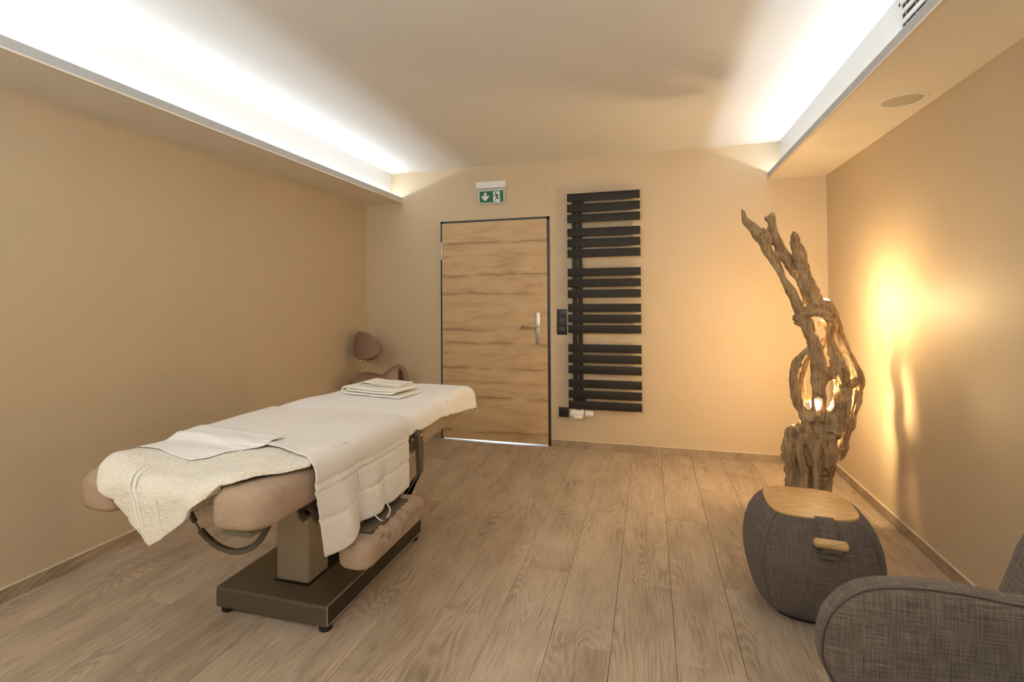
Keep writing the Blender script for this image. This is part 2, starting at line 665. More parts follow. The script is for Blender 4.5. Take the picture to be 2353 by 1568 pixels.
struct(box('wall_left', XL - T, XL, YF - T, YB + T, -.1, ZC + .1, 'wall'), 'plain beige wall beside the massage table', 'wall')
struct(box('wall_right', XR, XR + T, YF - T, YB + T, -.1, ZC + .1, 'wall'), 'beige wall glowing warm beside the driftwood lamp', 'wall')
struct(box('wall_front', XL, XR, YF - T, YF, -.1, ZC + .1, 'wall'), 'beige wall facing the door wall', 'wall')
bm = bm_box(XL, -1.885, YB, YB + T, -.1, ZC + .1)
bm_box(-.872, XR, YB, YB + T, -.1, ZC + .1, bm=bm)
bm_box(-1.885, -.872, YB, YB + T, 2.022, ZC + .1, bm=bm)
struct(from_bm('wall_back', bm, 'wall'), 'beige wall with the oak door and the towel radiator', 'wall')
struct(box('ceiling', XL - T, XR + T, YF - T, YB + T, ZC, ZC + .12, 'ceiling'), 'white ceiling between the two lit coves', 'ceiling')
# corridor shell behind the door
bm = bm_box(-2.4, -.3, YB + 2.2, YB + 2.3, -.1, 2.5)
bm_box(-2.5, -2.4, YB + T, YB + 2.3, -.1, 2.5, bm=bm)
bm_box(-.4, -.3, YB + T, YB + 2.3, -.1, 2.5, bm=bm)
bm_box(-2.5, -.3, YB + T, YB + 2.3, 2.4, 2.5, bm=bm)
bm_box(-2.5, -.3, YB + T, YB + 2.3, -.12, -.001, bm=bm)
struct(from_bm('wall_corridor', bm, 'ceiling'), 'corridor behind the oak door', 'wall')

# lowered soffits with light coves
TB = 2.254
t1 = struct(thing('trim_1', (XL, YF, ZS)), 'lowered ceiling soffit with lit cove above the left wall', 'soffit')
t1['kind'] = 'structure'
box('soffit_board', XL, XLL + .004, YF, YB, ZS, TB, 'soffit', t1)
box('cove_box', XL, XCL, YF, YB, TB, ZC, 'cove_white', t1)
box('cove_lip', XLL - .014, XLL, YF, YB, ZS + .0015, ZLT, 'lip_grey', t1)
box('lip_edge', XLL - .010, XLL + .0045, YF, YB, ZS - .0004, ZS + .0012, 'caulk', t1)
t2 = struct(thing('trim_2', (XR, YF, ZS)), 'lowered ceiling soffit with lit cove above the driftwood lamp', 'soffit')
box('soffit_board', XLR - .004, XR, YF, YB, ZS, TB, 'soffit', t2)
box('cove_box', XCR, XR, YF, YB, TB, ZC, 'cove_white', t2)
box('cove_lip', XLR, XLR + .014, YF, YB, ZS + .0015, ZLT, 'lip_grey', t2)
box('lip_edge', XLR - .0045, XLR + .010, YF, YB, ZS - .0004, ZS + .0012, 'caulk', t2)
tag(box('led_strip', XCL + .004, XCL + .020, YF + .02, YB - .02, TB, TB + .005, 'led'),
    'led strip lying in the cove above the left wall', 'led strip', 'led strips in the coves')
tag(box('led_strip', XCR - .018, XCR - .002, YF + .02, YB - .02, TB, TB + .005, 'led'),
    'led strip lying in the cove on the driftwood lamp side', 'led strip', 'led strips in the coves')

for k, ux in enumerate(UP_X):  # bowls for the added lights, out of view
    wl = thing('wall_lamp', (ux, YF, UP_Z), ['white uplight bowl on the wall facing the door, nearer the left wall', 'white uplight bowl on the wall facing the door, nearer the armchair'][k], 'wall lamp', 'wall uplights')
    nn = 24
    prof_ = [(.02, -.06), (.07, -.05), (.11, -.02), (.14, .02), (.15, .05), (.145, .05), (.135, .022), (.105, -.015), (.065, -.042), (.02, -.05)]
    loft('bowl', [[(ux + r * math.cos(math.pi * q / nn), YF + .003 + r * .95 * math.sin(math.pi * q / nn), UP_Z + z) for q in range(nn + 1)] for r, z in prof_], 'white_plastic', wl, True, cap=False)
    box('back_plate', ux - .10, ux + .10, YF, YF + .006, UP_Z - .05, UP_Z + .04, 'white_plastic', wl)

# baseboards
BT = .010


def baseboard(name, label, runs):
    r = struct(thing(name, runs[0][0]), label, 'baseboard')
    for (a, b, ax) in runs:
        x0, x1 = sorted((a[0], b[0]))
        y0, y1 = sorted((a[1], b[1]))
        o = box('skirting_board', -(x1 - x0) / 2, (x1 - x0) / 2, -(y1 - y0) / 2, (y1 - y0) / 2, 0, BB - .002, 'skirting', None, .001, 1)
        o.parent = r
        o.matrix_parent_inverse = WORLD[r.name].inverted()
        o.location = ((x0 + x1) / 2, (y0 + y1) / 2, 0)
        e = .001
        box('sealant_bead', x0 - e * (ax == 1), x1 + e * (ax == 1), y0 - 0, y1, BB - .002, BB + .0025, 'caulk', r)
    return r


def split(a, b, cuts):
    p = [a] + cuts + [b]
    return [(p[i], p[i + 1]) for i in range(len(p) - 1)]


baseboard('baseboard_left', 'oak skirting board along the left wall',
          [((XL, y0 + .0005, 0), (XL + BT, y1 - .0005, 0), 1) for y0, y1 in split(YF, YB, [.9, 3.1])])
baseboard('baseboard_right', 'oak skirting board along the wall behind the driftwood lamp',
          [((XR - BT, y0 + .0005, 0), (XR, y1 - .0005, 0), 1) for y0, y1 in split(YF, YB, [1.75, 3.2])])
baseboard('baseboard_back', 'oak skirting board below the towel radiator',
          [((x0 + .0005, YB - BT, 0), (x1 - .0005, YB, 0), 0) for x0, x1 in
           [(XL + BT, -1.903)] + split(-.852, XR - BT, [.272])])
baseboard('baseboard_front', 'oak skirting board along the wall facing the door',
          [((XL + BT, YF, 0), (XR - BT, YF + BT, 0), 0)])

# ------------------------------------------------------------------ door
d = struct(thing('door_1', (-1.378, YB, 0)), 'oak door with black frame and steel lever handle', 'door')
fy = YB - .010
bm = bm_box(-1.9023, -1.878, fy, YB + .10, 0, 2.04, .002, 1)
bm_box(-.880, -.8542, fy, YB + .10, 0, 2.04, .002, 1, bm=bm)
bm_box(-1.9023, -.8542, fy, YB + .10, 2.016, 2.04, .002, 1, bm=bm)
from_bm('door_frame', bm, 'frame', d)
leaf = box('door_leaf', -.503, .503, -.02, .02, -1.0045, 1.0045, 'door', None, .0015, 1)
leaf.parent = d
leaf.matrix_parent_inverse = WORLD[d.name].inverted()
leaf.location = (-1.380, YB - .002, 1.0155)
WORLD[leaf.name] = Matrix.Translation(leaf.location)


def sub(o, parent):
    """re-parent a mesh written in world coordinates"""
    o.parent = parent
    o.matrix_parent_inverse = WORLD[parent.name].inverted() if parent.name in WORLD else Matrix.Identity(4)
    return o


ly = YB - .022
tag(box('handle_plate', -.981, -.940, ly - .008, ly, .897, 1.184, 'steel', leaf, .004, 2), 'long brushed steel backplate')
tag(cyl('handle_rose', (-.960, ly - .016, 1.060), .017, .02, 'steel', leaf, 1, bevel=.003), 'round steel collar of the lever')
tag(tube('lever', [(-.960, ly - .012, 1.060), (-.960, ly - .040, 1.060), (-.966, ly - .050, 1.060), (-.985, ly - .052, 1.060), (-1.100, ly - .052, 1.060)],
         [.008, .008, .0085, .0085, .0085], 'steel', leaf, 14), 'round steel lever')
for z in (1.763, .30):
    hg = box('hinge', -1.897, -1.882, fy - .014, fy - .001, z - .082, z + .082, 'steel', d, .003, 2)

# ------------------------------------------------------------------ exit sign
sg = thing('exit_sign', (-1.39, YB, 2.18), 'green emergency exit sign on the wall above the door', 'exit sign')
box('housing', -1.532, -1.250, YB - .045, YB, 2.323, 2.384, 'white_plastic', sg, .003, 2)
pan = box('panel', -1.517, -1.258, YB - .028, YB - .022, 2.180, 2.326, 'acrylic', sg)
film = box('printed_film', -1.5105, -1.2665, YB - .0295, YB - .0282, 2.186, 2.3045, 'sign_white', sg)
tag(film, 'printed white and green film')


def flat(name, polys, y, mat, parent, th=.0004):
    bm = bmesh.new()
    for poly in polys:
        a = [bm.verts.new((p[0], y, p[1])) for p in poly]
        b = [bm.verts.new((p[0], y + th, p[1])) for p in poly]
        n = len(poly)
        bm.faces.new(a)
        bm.faces.new(b[::-1])
        for i in range(n):
            bm.faces.new((a[i], b[i], b[(i + 1) % n], a[(i + 1) % n]))
    return from_bm(name, bm, mat, parent)


gx0, gx1, gz0, gz1 = -1.5035, -1.2725, 2.191, 2.2985
flat('green_field', [[(gx0, gz0), (gx1, gz0), (gx1, gz1), (gx0, gz1)]], YB - .0301, 'green', film)


def sp(u, v):
    """sign artwork: u, v in pixels of the enlarged sign crop -> wall metres"""
    k = (u - 435) / (1505 - 435)
    top = 800 + (735 - 800) * k
    bot = 1315 + (1255 - 1315) * k
    return (gx0 + (gx1 - gx0) * k, gz1 + (gz0 - gz1) * (v - top) / (bot - top))


S = lambda L_: [sp(*p) for p in L_]
flat('arrow', [S([(648, 855), (745, 850), (745, 1045), (855, 945), (850, 1055), (700, 1238), (543, 1075), (540, 962), (648, 1055)])],
     YB - .0306, 'sign_white', film)
flat('doorway', [S([(1050, 803), (1345, 785), (1345, 1075), (1400, 1130), (1390, 1150), (1345, 1150), (1345, 1205), (1370, 1248), (1190, 1256), (1150, 1225), (1120, 1262), (1085, 1258), (1050, 1225)])],
     YB - .0306, 'sign_white', film)
man = [S([(1155 + 36 * math.cos(t), 872 + 36 * math.sin(t)) for t in [k * math.pi / 8 for k in range(16)]]),
       S([(1040, 990), (1095, 990), (1150, 915), (1270, 905), (1315, 975), (1312, 1000), (1290, 1000), (1255, 945), (1225, 945), (1180, 945), (1125, 1015), (1040, 1018)]),
       S([(1150, 925), (1235, 935), (1262, 1060), (1240, 1140), (1185, 1050), (1180, 1000)]),
       S([(1185, 1030), (1225, 1050), (1135, 1195), (1105, 1195), (1150, 1110)]),
       S([(1225, 1040), (1262, 1050), (1262, 1105), (1370, 1105), (1372, 1130), (1235, 1140)]),
       S([(1120, 1225), (1160, 1235), (1185, 1258), (1140, 1262)])]
flat('running_figure', man, YB - .0311, 'green', film)


def text_mesh(name, body, size, x, y, z, mat, parent):
    cu = bpy.data.curves.new(name, 'FONT')
    cu.body = body
    cu.size = size
    cu.extrude = .0002
    t = bpy.data.objects.new(name, cu)
    COL.objects.link(t)
    bpy.context.view_layer.update()
    me = bpy.data.meshes.new_from_object(t.evaluated_get(bpy.context.evaluated_depsgraph_get()))
    bpy.data.objects.remove(t)
    me.transform(Matrix.Translation((x, y, z)) @ Matrix.Rotation(math.pi / 2, 4, 'X'))
    me.name = name
    return finish(name, me, mat, parent)


text_mesh('maker_print', 'eurolux', .017, -1.3255, YB - .0454, 2.330, 'grey_print', sg)
tag(tube('swirl', [(-1.266 + .008 * math.cos(a), YB - .0456, 2.336 + .008 * math.sin(a)) for a in [-1.9 + .3 * k for k in range(15)]],
         [.0022 * (1 - abs(k - 7) / 9) for k in range(15)], 'blue_print', sg, 6), 'small blue swirl')
text_mesh('small_print', 'eurolux', .009, gx0 + .009, YB - .0306, gz0 + .006, 'sign_white', film)

# ------------------------------------------------------------------ towel radiator
rad = thing('towel_radiator', (-.377, YB, .35), 'tall anthracite towel radiator with flat bars on the beige wall', 'radiator')
tops = [2.215, 2.124, 2.032, 1.911, 1.820, 1.729, 1.564, 1.472, 1.380, 1.258, 1.167, 1.077, .911, .820, .727, .607, .515, .424]
bar_me = None
for z in tops:
    if bar_me is None:
        o = box('bar', -.307, .307, -.006, .006, -.0345, .0345, 'radiator', None, .002, 2)
        bar_me = o.data
    else:
        o = bpy.data.objects.new('bar', bar_me)
        COL.objects.link(o)
    o.parent = rad
    o.matrix_parent_inverse = WORLD[rad.name].inverted()
    o.location = (-.378, YB - .064, z - .0345)
for x in (-.628, -.580):
    box('upright', x - .0175, x + .0175, YB - .058, YB - .026, .36, 2.205, 'radiator', rad, .003, 2)
for z in (2.13, .43):
    box('mounting_bracket', -.640, -.545, YB - .040, YB, z - .016, z + .016, 'black', rad, .002, 1)
vz = .316
vb = tag(tube('valve_body', [(x, YB - .062, vz) for x in (-.674, -.668, -.64, -.60, -.56, -.553)], [.024, .031, .033, .026, .032, .030], 'white_plastic', rad, 20),
         'white plastic radiator valve')
tag(tube('valve_cover', [(x, YB - .078, vz - .030) for x in (-.648, -.64, -.61, -.575, -.565)], [.010, .018, .021, .018, .010], 'white_plastic', vb, 16), 'oval white cap below the valve')
tag(tube('valve_ring', [(-.5535, YB - .062, vz), (-.548, YB - .062, vz)], [.027, .027], 'black', vb, 20), 'black ring')
tag(tube('thermostat_knob', [(x, YB - .062, vz) for x in (-.548, -.545, -.50, -.480, -.476)], [.026, .029, .0255, .023, .019], 'white_plastic', vb, 20), 'tapered white thermostat knob')
tube('pipe', [(-.628, YB - .045, vz + .025), (-.628, YB - .045, .37)], .011, 'chrome', vb, 12)
tube('pipe', [(-.575, YB - .045, vz + .02), (-.575, YB - .045, .37)], .011, 'chrome', vb, 12)
tube('inlet_pipe', [(-.61, YB - .05, vz), (-.61, YB, vz)], .011, 'chrome', vb, 12)

# ------------------------------------------------------------------ switch and socket
sw = thing('light_switch', (-.750, YB, .986), 'black triple light switch between the door and the radiator', 'light switch')
box('frame', -.7935, -.7065, YB - .010, YB, .986, 1.211, 'black', sw, .002, 2)
for z in (1.170, 1.0985, 1.027):
    box('rocker', -.781, -.719, YB - .0135, YB - .009, z - .031, z + .031, 'frame', sw, .0025, 2)
so = thing('power_socket', (-.739, YB, .266), 'black wall socket beside the white radiator valve', 'socket')
box('frame', -.783, -.695, YB - .010, YB, .264, .348, 'black', so, .002, 2)
rim = cyl('recess_rim', (-.739, YB - .0105, .306), .023, .004, 'rubber', so, 1, bevel=.001)
for x in (-.749, -.729):
    cyl('contact_hole', (x, YB - .0128, .306), .0028, .002, 'vent_dark', so, 1, 12)
for z in (.287, .325):
    box('earth_clip', -.742, -.736, YB - .0135, YB - .0115, z - .003, z + .003, 'chrome', so)

# ------------------------------------------------------------------ ceiling speaker
spk = thing('ceiling_speaker', (1.178, 2.803, ZS), 'round speaker set into the soffit above the driftwood lamp', 'speaker')
ring = []
prof = [(.103, 0), (.103, -.0035), (.098, -.005), (.084, -.005), (.081, -.003), (.081, 0)]
n = 48
loft('ring', [[(1.178 + r * math.cos(2 * math.pi * k / n), 2.803 + r * math.sin(2 * math.pi * k / n), ZS + z) for k in range(n)] for r, z in prof], 'soffit', spk, True, cap=False)
cyl('grille', (1.178, 2.803, ZS - .001), .081, .003, 'grille', spk, 2, 48)

# ------------------------------------------------------------------ air vent in the cove
vy0, vy1 = 1.40, 2.378
av = thing('air_vent', (XCR, vy0, 2.345), 'white slotted air vent in the bright cove above the armchair', 'air vent')
box('backing', XCR - .002, XCR, vy0 + .01, vy1 - .008, 2.352, 2.490, 'vent_dark', av)
bm = bm_box(XCR - .010, XCR, vy1 - .012, vy1, 2.345, 2.497)
bm_box(XCR - .010, XCR, vy0, vy0 + .012, 2.345, 2.497, bm=bm)
bm_box(XCR - .010, XCR, vy0, vy1, 2.482, 2.497, bm=bm)
bm_box(XCR - .010, XCR, vy0, vy1, 2.345, 2.360, bm=bm)
from_bm('frame', bm, 'cove_white', av)
for z in (2.451, 2.411, 2.376):
    box('slat', XCR - .010, XCR - .003, vy0 + .012, vy1 - .012, z - .0085, z + .0085, 'cove_white', av)
for k in range(12):
    y = vy1 - .045 - k * .075
    box('guide_vane', XCR - .005, XCR - .0022, y - .001, y + .001, 2.360, 2.482, 'grey_print', av)

# ------------------------------------------------------------------ massage table
mt = thing('massage_table', (-1.48, 2.1, 0), 'taupe electric massage table with beige cushions on a pedestal', 'massage table')
bx0, bx1, by0, by1, bz0, bz1 = -1.757, -1.2205, 1.686, 2.512, .027, .107
out = []


def rr(x0, x1, z0, z1, r, top_only=False, seg=5):
    p = []
    for cx, cz, a in ((x1 - r, z1 - r, 0), (x0 + r, z1 - r, 90), (x0 + r, z0 + r, 180), (x1 - r, z0 + r, 270)):
        if top_only and a >= 180:
            p.append((x0, z0) if a == 180 else (x1, z0))
            continue
        for k in range(seg + 1):
            t = math.radians(a + 90 * k / seg)
            p.append((cx + r * math.cos(t), cz + r * math.sin(t)))
    return p


# shell: a channel bent over front and back, open at both long sides
base = prism('base_plate', rr(by0, by1, bz0, bz1, .012, True), 0, bx0, bx1 - .004, 'taupe_metal', mt)
for f in base.data.polygons:
    f.use_smooth = False
sidep = tag(box('side_panel', bx1 - .0045, bx1 - .0025, by0 + .004, by1 - .004, bz0 + .005, bz1 - .004, 'dark_panel', mt), 'dark brown recessed side panel')
bm = bm_box(bx1 - .006, bx1, by0, by0 + .0035, bz0, bz1 - .001)
bm_box(bx1 - .006, bx1, by1 - .0035, by1, bz0, bz1 - .001, bm=bm)
bm_box(bx1 - .006, bx1, by0, by1, bz0, bz0 + .0045, bm=bm)
bm_box(bx1 - .006, bx1, by0, by1, bz1 - .003, bz1, bm=bm)
from_bm('panel_rim', bm, 'column_metal', mt)
for x in (bx0 + .035, bx1 - .028):
    for y in (by0 + .028, by1 - .04):
        cyl('foot', (x, y, .014), .026, .028, 'rubber', mt, 2, 24, .006)
box('column_gap', -1.561, -1.383, 1.787, 2.265, bz1, bz1 + .0012, 'rubber', mt)
bm = bm_box(-1.553, -1.391, 1.795, 1.936, bz1, .585, .012, 3)
from_bm('column', bm, 'column_metal', mt, True, angle=40)
bm = bm_box(-1.553, -1.391, 2.115, 2.256, bz1, .585, .012, 3)
from_bm('column', bm, 'column_metal', mt, True, angle=40)
# metal carrying frame under the cushions
bm = bm_box(-1.60, -1.34, 1.55, 2.80, .575, .606, .004, 1)
bm_box(-1.80, -1.16, 1.60, 1.66, .580, .606, .004, 1, bm=bm)
bm_box(-1.80, -1.16, 2.30, 2.36, .580, .606, .004, 1, bm=bm)
from_bm('carrying_frame', bm, 'taupe_metal', mt)
br = prism('hinge_bracket', [(1.405, .606), (1.66, .606), (1.66, .52), (1.60, .492), (1.555, .490), (1.535, .515), (1.530, .545), (1.50, .572), (1.45, .585), (1.405, .590)], 0, -1.175, -1.160, 'taupe_metal', mt, .002, 1)
br2 = prism('hinge_bracket', [(1.405, .606), (1.66, .606), (1.66, .52), (1.60, .492), (1.555, .490), (1.535, .515), (1.530, .545), (1.50, .572), (1.45, .585), (1.405, .590)], 0, -1.235, -1.225, 'taupe_metal', mt, .002, 1)
for (y, z) in ((1.545, .570), (1.575, .512)):
    cyl('bolt', (-1.156, y, z), .010, .010, 'steel', br, 0, 16, .002)
cyl('actuator', (-1.20, 1.575, .520), .012, .06, 'black', mt, 0, 16)
cyl('actuator', (-1.35, 1.70, .545), .022, .5, 'black', mt, 1, 16)


def cushion(name, outline, z0, z1, r, mat, parent, warp=None, seg=5, step=.03):
    """upholstered slab: plan outline with rounded upper and lower rims"""
    pts = []
    m = len(outline)
    for i in range(m):
        a, b = Vector(outline[i]).to_2d(), Vector(outline[(i + 1) % m]).to_2d()
        k = max(1, int((b - a).length / step))
        for j in range(k):
            pts.append(a.lerp(b, j / k))
    c = sum(pts, Vector((0, 0))) / len(pts)
    m = len(pts)
    nrm = []
    for i in range(m):
        t = (pts[(i + 1) % m] - pts[i - 1]).normalized()
        nrm.append(Vector((t.y, -t.x)))
    if sum((p - c).dot(q) for p, q in zip(pts, nrm)) < 0:
        nrm = [-q for q in nrm]
    rings = []
    prof = []
    rb = r * .55
    for k in range(seg + 1):
        t = math.pi / 2 * k / seg
        prof.append((rb * (1 - math.sin(t)), z0 + rb * (1 - math.cos(t))))
    for k in range(seg + 1):
        t = math.pi / 2 * k / seg
        prof.append((r * (1 - math.cos(t)), z1 - r + r * math.sin(t)))
    for ins, z in prof:
        rings.append([(p.x - q.x * ins, p.y - q.y * ins, z) for p, q in zip(pts, nrm)])
    # close the top with shrinking rings so that it can dome
    base_ring = [Vector((p[0], p[1])) for p in rings[-1]]
    for s in (.8, .55, .3, .1):
        rings.append([(*(c.lerp(p, s)), z1 + .006 * (1 - s * s)) for p in base_ring])
    if warp:
        rings = [[warp(*p) for p in rg] for rg in rings]
    return loft(name, rings, mat, parent)


def smooth_outline(pts, rad, seg=5):
    out = []
    m = len(pts)
    for i in range(m):
        p0, p1, p2 = Vector(pts[i - 1]), Vector(pts[i]), Vector(pts[(i + 1) % m])
        r = rad[i] if isinstance(rad, (list, tuple)) else rad
        a = p1 + (p0 - p1).normalized() * r
        b = p1 + (p2 - p1).normalized() * r
        for k in range(seg + 1):
            t = k / seg
            out.append((1 - t) ** 2 * a + 2 * t * (1 - t) * p1 + t * t * b)
    return out


ZT = .738
rp = smooth_outline([(-1.272, 1.198), (-1.10, 1.198), (-1.10, 1.655), (-1.470, 1.655), (-1.400, 1.48)], [.03, .10, .03, .02, .10])
cushion('leg_cushion', rp, .612, ZT, .050, 'sheet_beige', mt)
lp = smooth_outline([(-1.688, 1.198), (-1.86, 1.198), (-1.86, 1.655), (-1.490, 1.655), (-1.560, 1.48)], [.03, .10, .03, .02, .10])
cushion('leg_cushion', lp, .612, ZT, .050, 'sheet_beige', mt)
hp = smooth_outline([(-1.86, 1.665), (-1.10, 1.665), (-1.10, 2.985), (-1.86, 2.985)], [.03, .03, .10, .10])


def back_warp(x, y, z):
    # sheet is pulled under the slab and gathered towards the head end
    t = max(0, min(1, (y - 2.2) / .8))
    low = max(0, min(1, (.70 - z) / .1))
    g = .006 * math.sin(y * 70 + 8 * math.sin(y * 9)) * low * t
    zz = z - low * (.050 - .040 * t) * min(1, max(0, (y - 1.9) / .3))
    cx = -1.48
    k = 1 - low * .06 * t
    return (cx + (x - cx) * k + g * (1 if x > cx else -1), 2.3 + (y - 2.3) * (1 - low * .07 * t), zz + g * .5)


cushion('back_cushion', hp, .604, ZT, .045, 'sheet_beige', mt, back_warp, step=.012)
# folded-down armrest on its bent carrier
pv = Vector((-1.075, 2.178, .648))
box('arm_hinge_block', -1.118, -1.085, 2.135, 2.200, .590, .650, 'taupe_metal', mt, .004, 2)
armp = [(2.160, .672), (2.178, .680), (2.198, .672), (2.2145, .655), (2.2145, .476), (2.075, .412), (1.95, .395), (1.95, .375), (2.060, .388), (2.178, .468), (2.160, .655)]
sa = prism('arm_carrier', armp, 0, -1.082, -1.062, 'taupe_metal', mt, .002, 1)
cyl('bolt', (-1.060, 2.188, .653), .009, .008, 'chrome', sa, 0, 16, .002)
cyl('bolt', (-1.095, 2.150, .640), .011, .03, 'chrome', sa, 0, 16, .002)


def rest_ring(y, w, z0, z1, cx):
    pts = []
    n = 40
    for k in range(n):
        t = 2 * math.pi * k / n
        e = 3.6
        c, s = math.cos(t), math.sin(t)
        px = abs(c) ** (2 / e) * math.copysign(1, c)
        pz = abs(s) ** (2 / e) * math.copysign(1, s)
        up = max(0, min(1, (pz + .75) / 1.4))
        f = noise.noise(Vector((y * 34 + pz * .5, 3.3, pz * .5)))
        crease = -max(0, 1 - abs(f) * 3.6) * .030 + .004 * noise.noise(Vector((y * 60, 9, pz)))
        crease *= up * min(1, max(0, (y - 1.66) / .06))
        pts.append((cx + px * (w / 2 + crease), y, (z0 + z1) / 2 + pz * (z1 - z0) / 2 + crease * .5 * (pz > 0)))
    return pts


rings = []
ny = 150
for k in range(ny + 1):
    t = k / ny
    y = 1.590 + .490 * t
    e = min(1, min(t, 1 - t) / .09)
    q = math.sqrt(max(0, 1 - (1 - e) ** 2))
    rings.append(rest_ring(y, .06 + .082 * q, .330 - .014 * q, .392 + .022 * q + .012 * t, -1.050))
rest = tag(loft('armrest_cushion', rings, 'sheet_beige', mt), 'folded-down armrest in a gathered beige cover')
box('armrest_board', -1.106, -1.026, 1.68, 2.03, .405, .424, 'taupe_metal', rest, .004, 2)
# coiled hand-control cable hanging between the leg cushions
path = catmull([at_y(u, v, 1.40)[0] for u, v in ((438, 1180), (447, 1197), (458, 1215), (478, 1237), (505, 1258), (540, 1268), (572, 1262), (596, 1243), (610, 1220), (622, 1195))], 60)
coil = []
for i, p in enumerate(path):
    t = (path[min(i + 1, len(path) - 1)] - path[max(i - 1, 0)]).normalized()
    a = Vector((0, 1, 0))
    a = (a - t * a.dot(t)).normalized()
    b = t.cross(a)
    r = .0085 if 130 < i < 520 else (.006 if i < 70 else .0)
    th = i * 1.15
    coil.append(p + (a * math.cos(th) + b * math.sin(th)) * r)
tag(tube('coiled_cable', coil, .0036, 'cable', mt, 6), 'coiled grey cable hanging below the cushions')
box('control_box', -1.25, -1.15, 1.22, 1.30, .594, .612, 'cable', mt, .004, 2)

# ------------------------------------------------------------------ towels
EDGE_R, EDGE_L = -1.092, -1.868


def wr(x, y, s, a, seed=0):
    return a * noise.noise(Vector((x * s + seed, y * s, seed * .7)))


def over_top(x_arc, y, top, edge_r, edge_l, rad=.05, flare=0.0):
    """x position measured as arc length across the table top -> point that runs flat and then hangs down the side"""
    if x_arc > edge_r - rad:
        s = x_arc - (edge_r - rad)
        q = rad * math.pi / 2
        if s < q:
            t = s / rad
            return edge_r - rad + rad * math.sin(t), top - rad + rad * math.cos(t)
        return edge_r + flare * (s - q), top - rad - (s - q)
    if x_arc < edge_l + rad:
        s = (edge_l + rad) - x_arc
        q = rad * math.pi / 2
        if s < q:
            t = s / rad
            return edge_l + rad - rad * math.sin(t), top - rad + rad * math.cos(t)
        return edge_l, top - rad - (s - q)
    return x_arc, top


def gauss(x, c, w):
    return math.exp(-((x - c) / w) ** 2)


def clamp(x):
    return max(0.0, min(1.0, x))


# far towel: covers the back half, hangs a little over the head end
rows = []
nx, ny = 90, 90
for j in range(ny + 1):
    v = j / ny
    y_arc = 1.95 + v * 1.185
    row = []
    for i in range(nx + 1):
        u = i / nx
        right = -1.024 + .055 * clamp((y_arc - 2.5) / .5)
        x_arc = -2.02 + u * (right + 2.02)
        top = ZT + .016
        rad = .055
        x, z = over_top(x_arc, y_arc, top, EDGE_R + .004, EDGE_L - .004, rad, .10)
        drop = top - z
        yy, de = y_arc, 0
        if y_arc > 2.950:
            s = y_arc - 2.950
            q = rad * math.pi / 2
            if s < q:
                yy = 2.950 + rad * math.sin(s / rad)
                de = rad - rad * math.cos(s / rad)
            else:
                yy = 2.950 + rad + .12 * (s - q)
                de = rad + (s - q)
        tot = (drop ** 3 + de ** 3) ** (1 / 3)
        hangf = min(1, drop / .06)
        fold = gauss(y_arc + .25 * (x + 1.1), 2.545, .028) * clamp((x_arc + 1.30) / .18)
        dent = gauss(y_arc + .25 * (x + 1.1), 2.60, .030) * clamp((x_arc + 1.25) / .15)
        wob = wr(x_arc, y_arc, 4.0, .004, 3) + wr(x_arc, y_arc, 11, .0016, 9)
        edge = .010 * gauss(x_arc, -1.80, .08) * math.sin(y_arc * 9)
        row.append(Vector((x + hangf * .005 * math.sin(y_arc * 17) + (fold * .016 - dent * .012) * hangf, yy,
                           top - tot + (wob + edge) * (1 - .5 * hangf) + (fold * .012 - dent * .010) * (1 - hangf))))
    rows.append(row)
tw = grid_obj('bath_towel', rows, 'terry_flat', None, .004)
tag(tw, 'smooth white towel spread over the head end of the massage table', 'towel', 'towels on the massage table')


def bunched(x, y):
    """height of the fluffy towel above the cushions: sags into the gap, bunches up at the left"""
    sag = -.020 * max(0, 1 - abs((x + 1.478) / .20) ** 2) * clamp((1.42 - y) / .16)
    bunch = .026 * gauss(x, -1.71, .09) * gauss(y, 1.27, .10)
    ridge = .014 * gauss(x, -1.20 - (y - 1.3) * .4, .05) * gauss(y, 1.38, .12)
    return sag + bunch + ridge + wr(x, y, 7, .007, 31)


# middle towel: hangs down the side facing the room, with woven borders
rows = []
nx, ny = 150, 110
for j in range(ny + 1):
    v = j / ny
    row = []
    for i in range(nx + 1):
        u = i / nx
        x_arc = -1.90 + u * 1.122
        if x_arc > -1.4:
            y0 = 1.425 + .09 * clamp((-1.09 - x_arc) / .31)
        else:
            y0 = 1.515 + .16 * clamp((-1.4 - x_arc) / .4)
        y1 = 2.085
        y = y0 + (y1 - y0) * v
        top = ZT + .029
        x, z = over_top(x_arc, y, top, EDGE_R + .016, EDGE_L - .010, .06, .0)
        hang = clamp((top - .03 - z) / .22)
        folds = .034 * gauss(y, 1.565, .075) - .026 * gauss(y, 1.690, .026) + .018 * gauss(y, 1.79, .05) - .016 * gauss(y, 1.868, .012) + .010 * gauss(y, 1.93, .05)
        x += hang * folds
        low = clamp((.66 - z) / .24)
        y += low * .050 * (1 - v) ** 2
        z -= low * (.026 * gauss(y, 1.53, .09))
        lift = .007 * gauss(v, 0, .05) * clamp((-1.15 - x_arc) / .1)
        wob = wr(x_arc, y, 5, .003, 21) + wr(x_arc, y, 14, .001, 5)
        over = .009 * clamp((1.66 - y) / .12) * (1 - hang)      # lies on the fluffy towel here
        ln = sum(math.exp(-((u - c) / .0050) ** 2) for c in (.895, .815, .790))
        row.append(Vector((x - ln * .006, y, z + (wob + over) * (1 - hang) + lift)))
    rows.append(row)
t2w = grid_obj('hand_towel', rows, 'terry', None, .005)
tag(t2w, 'white terry towel with woven borders hanging down over the side of the massage table', 'towel', 'towels on the massage table')
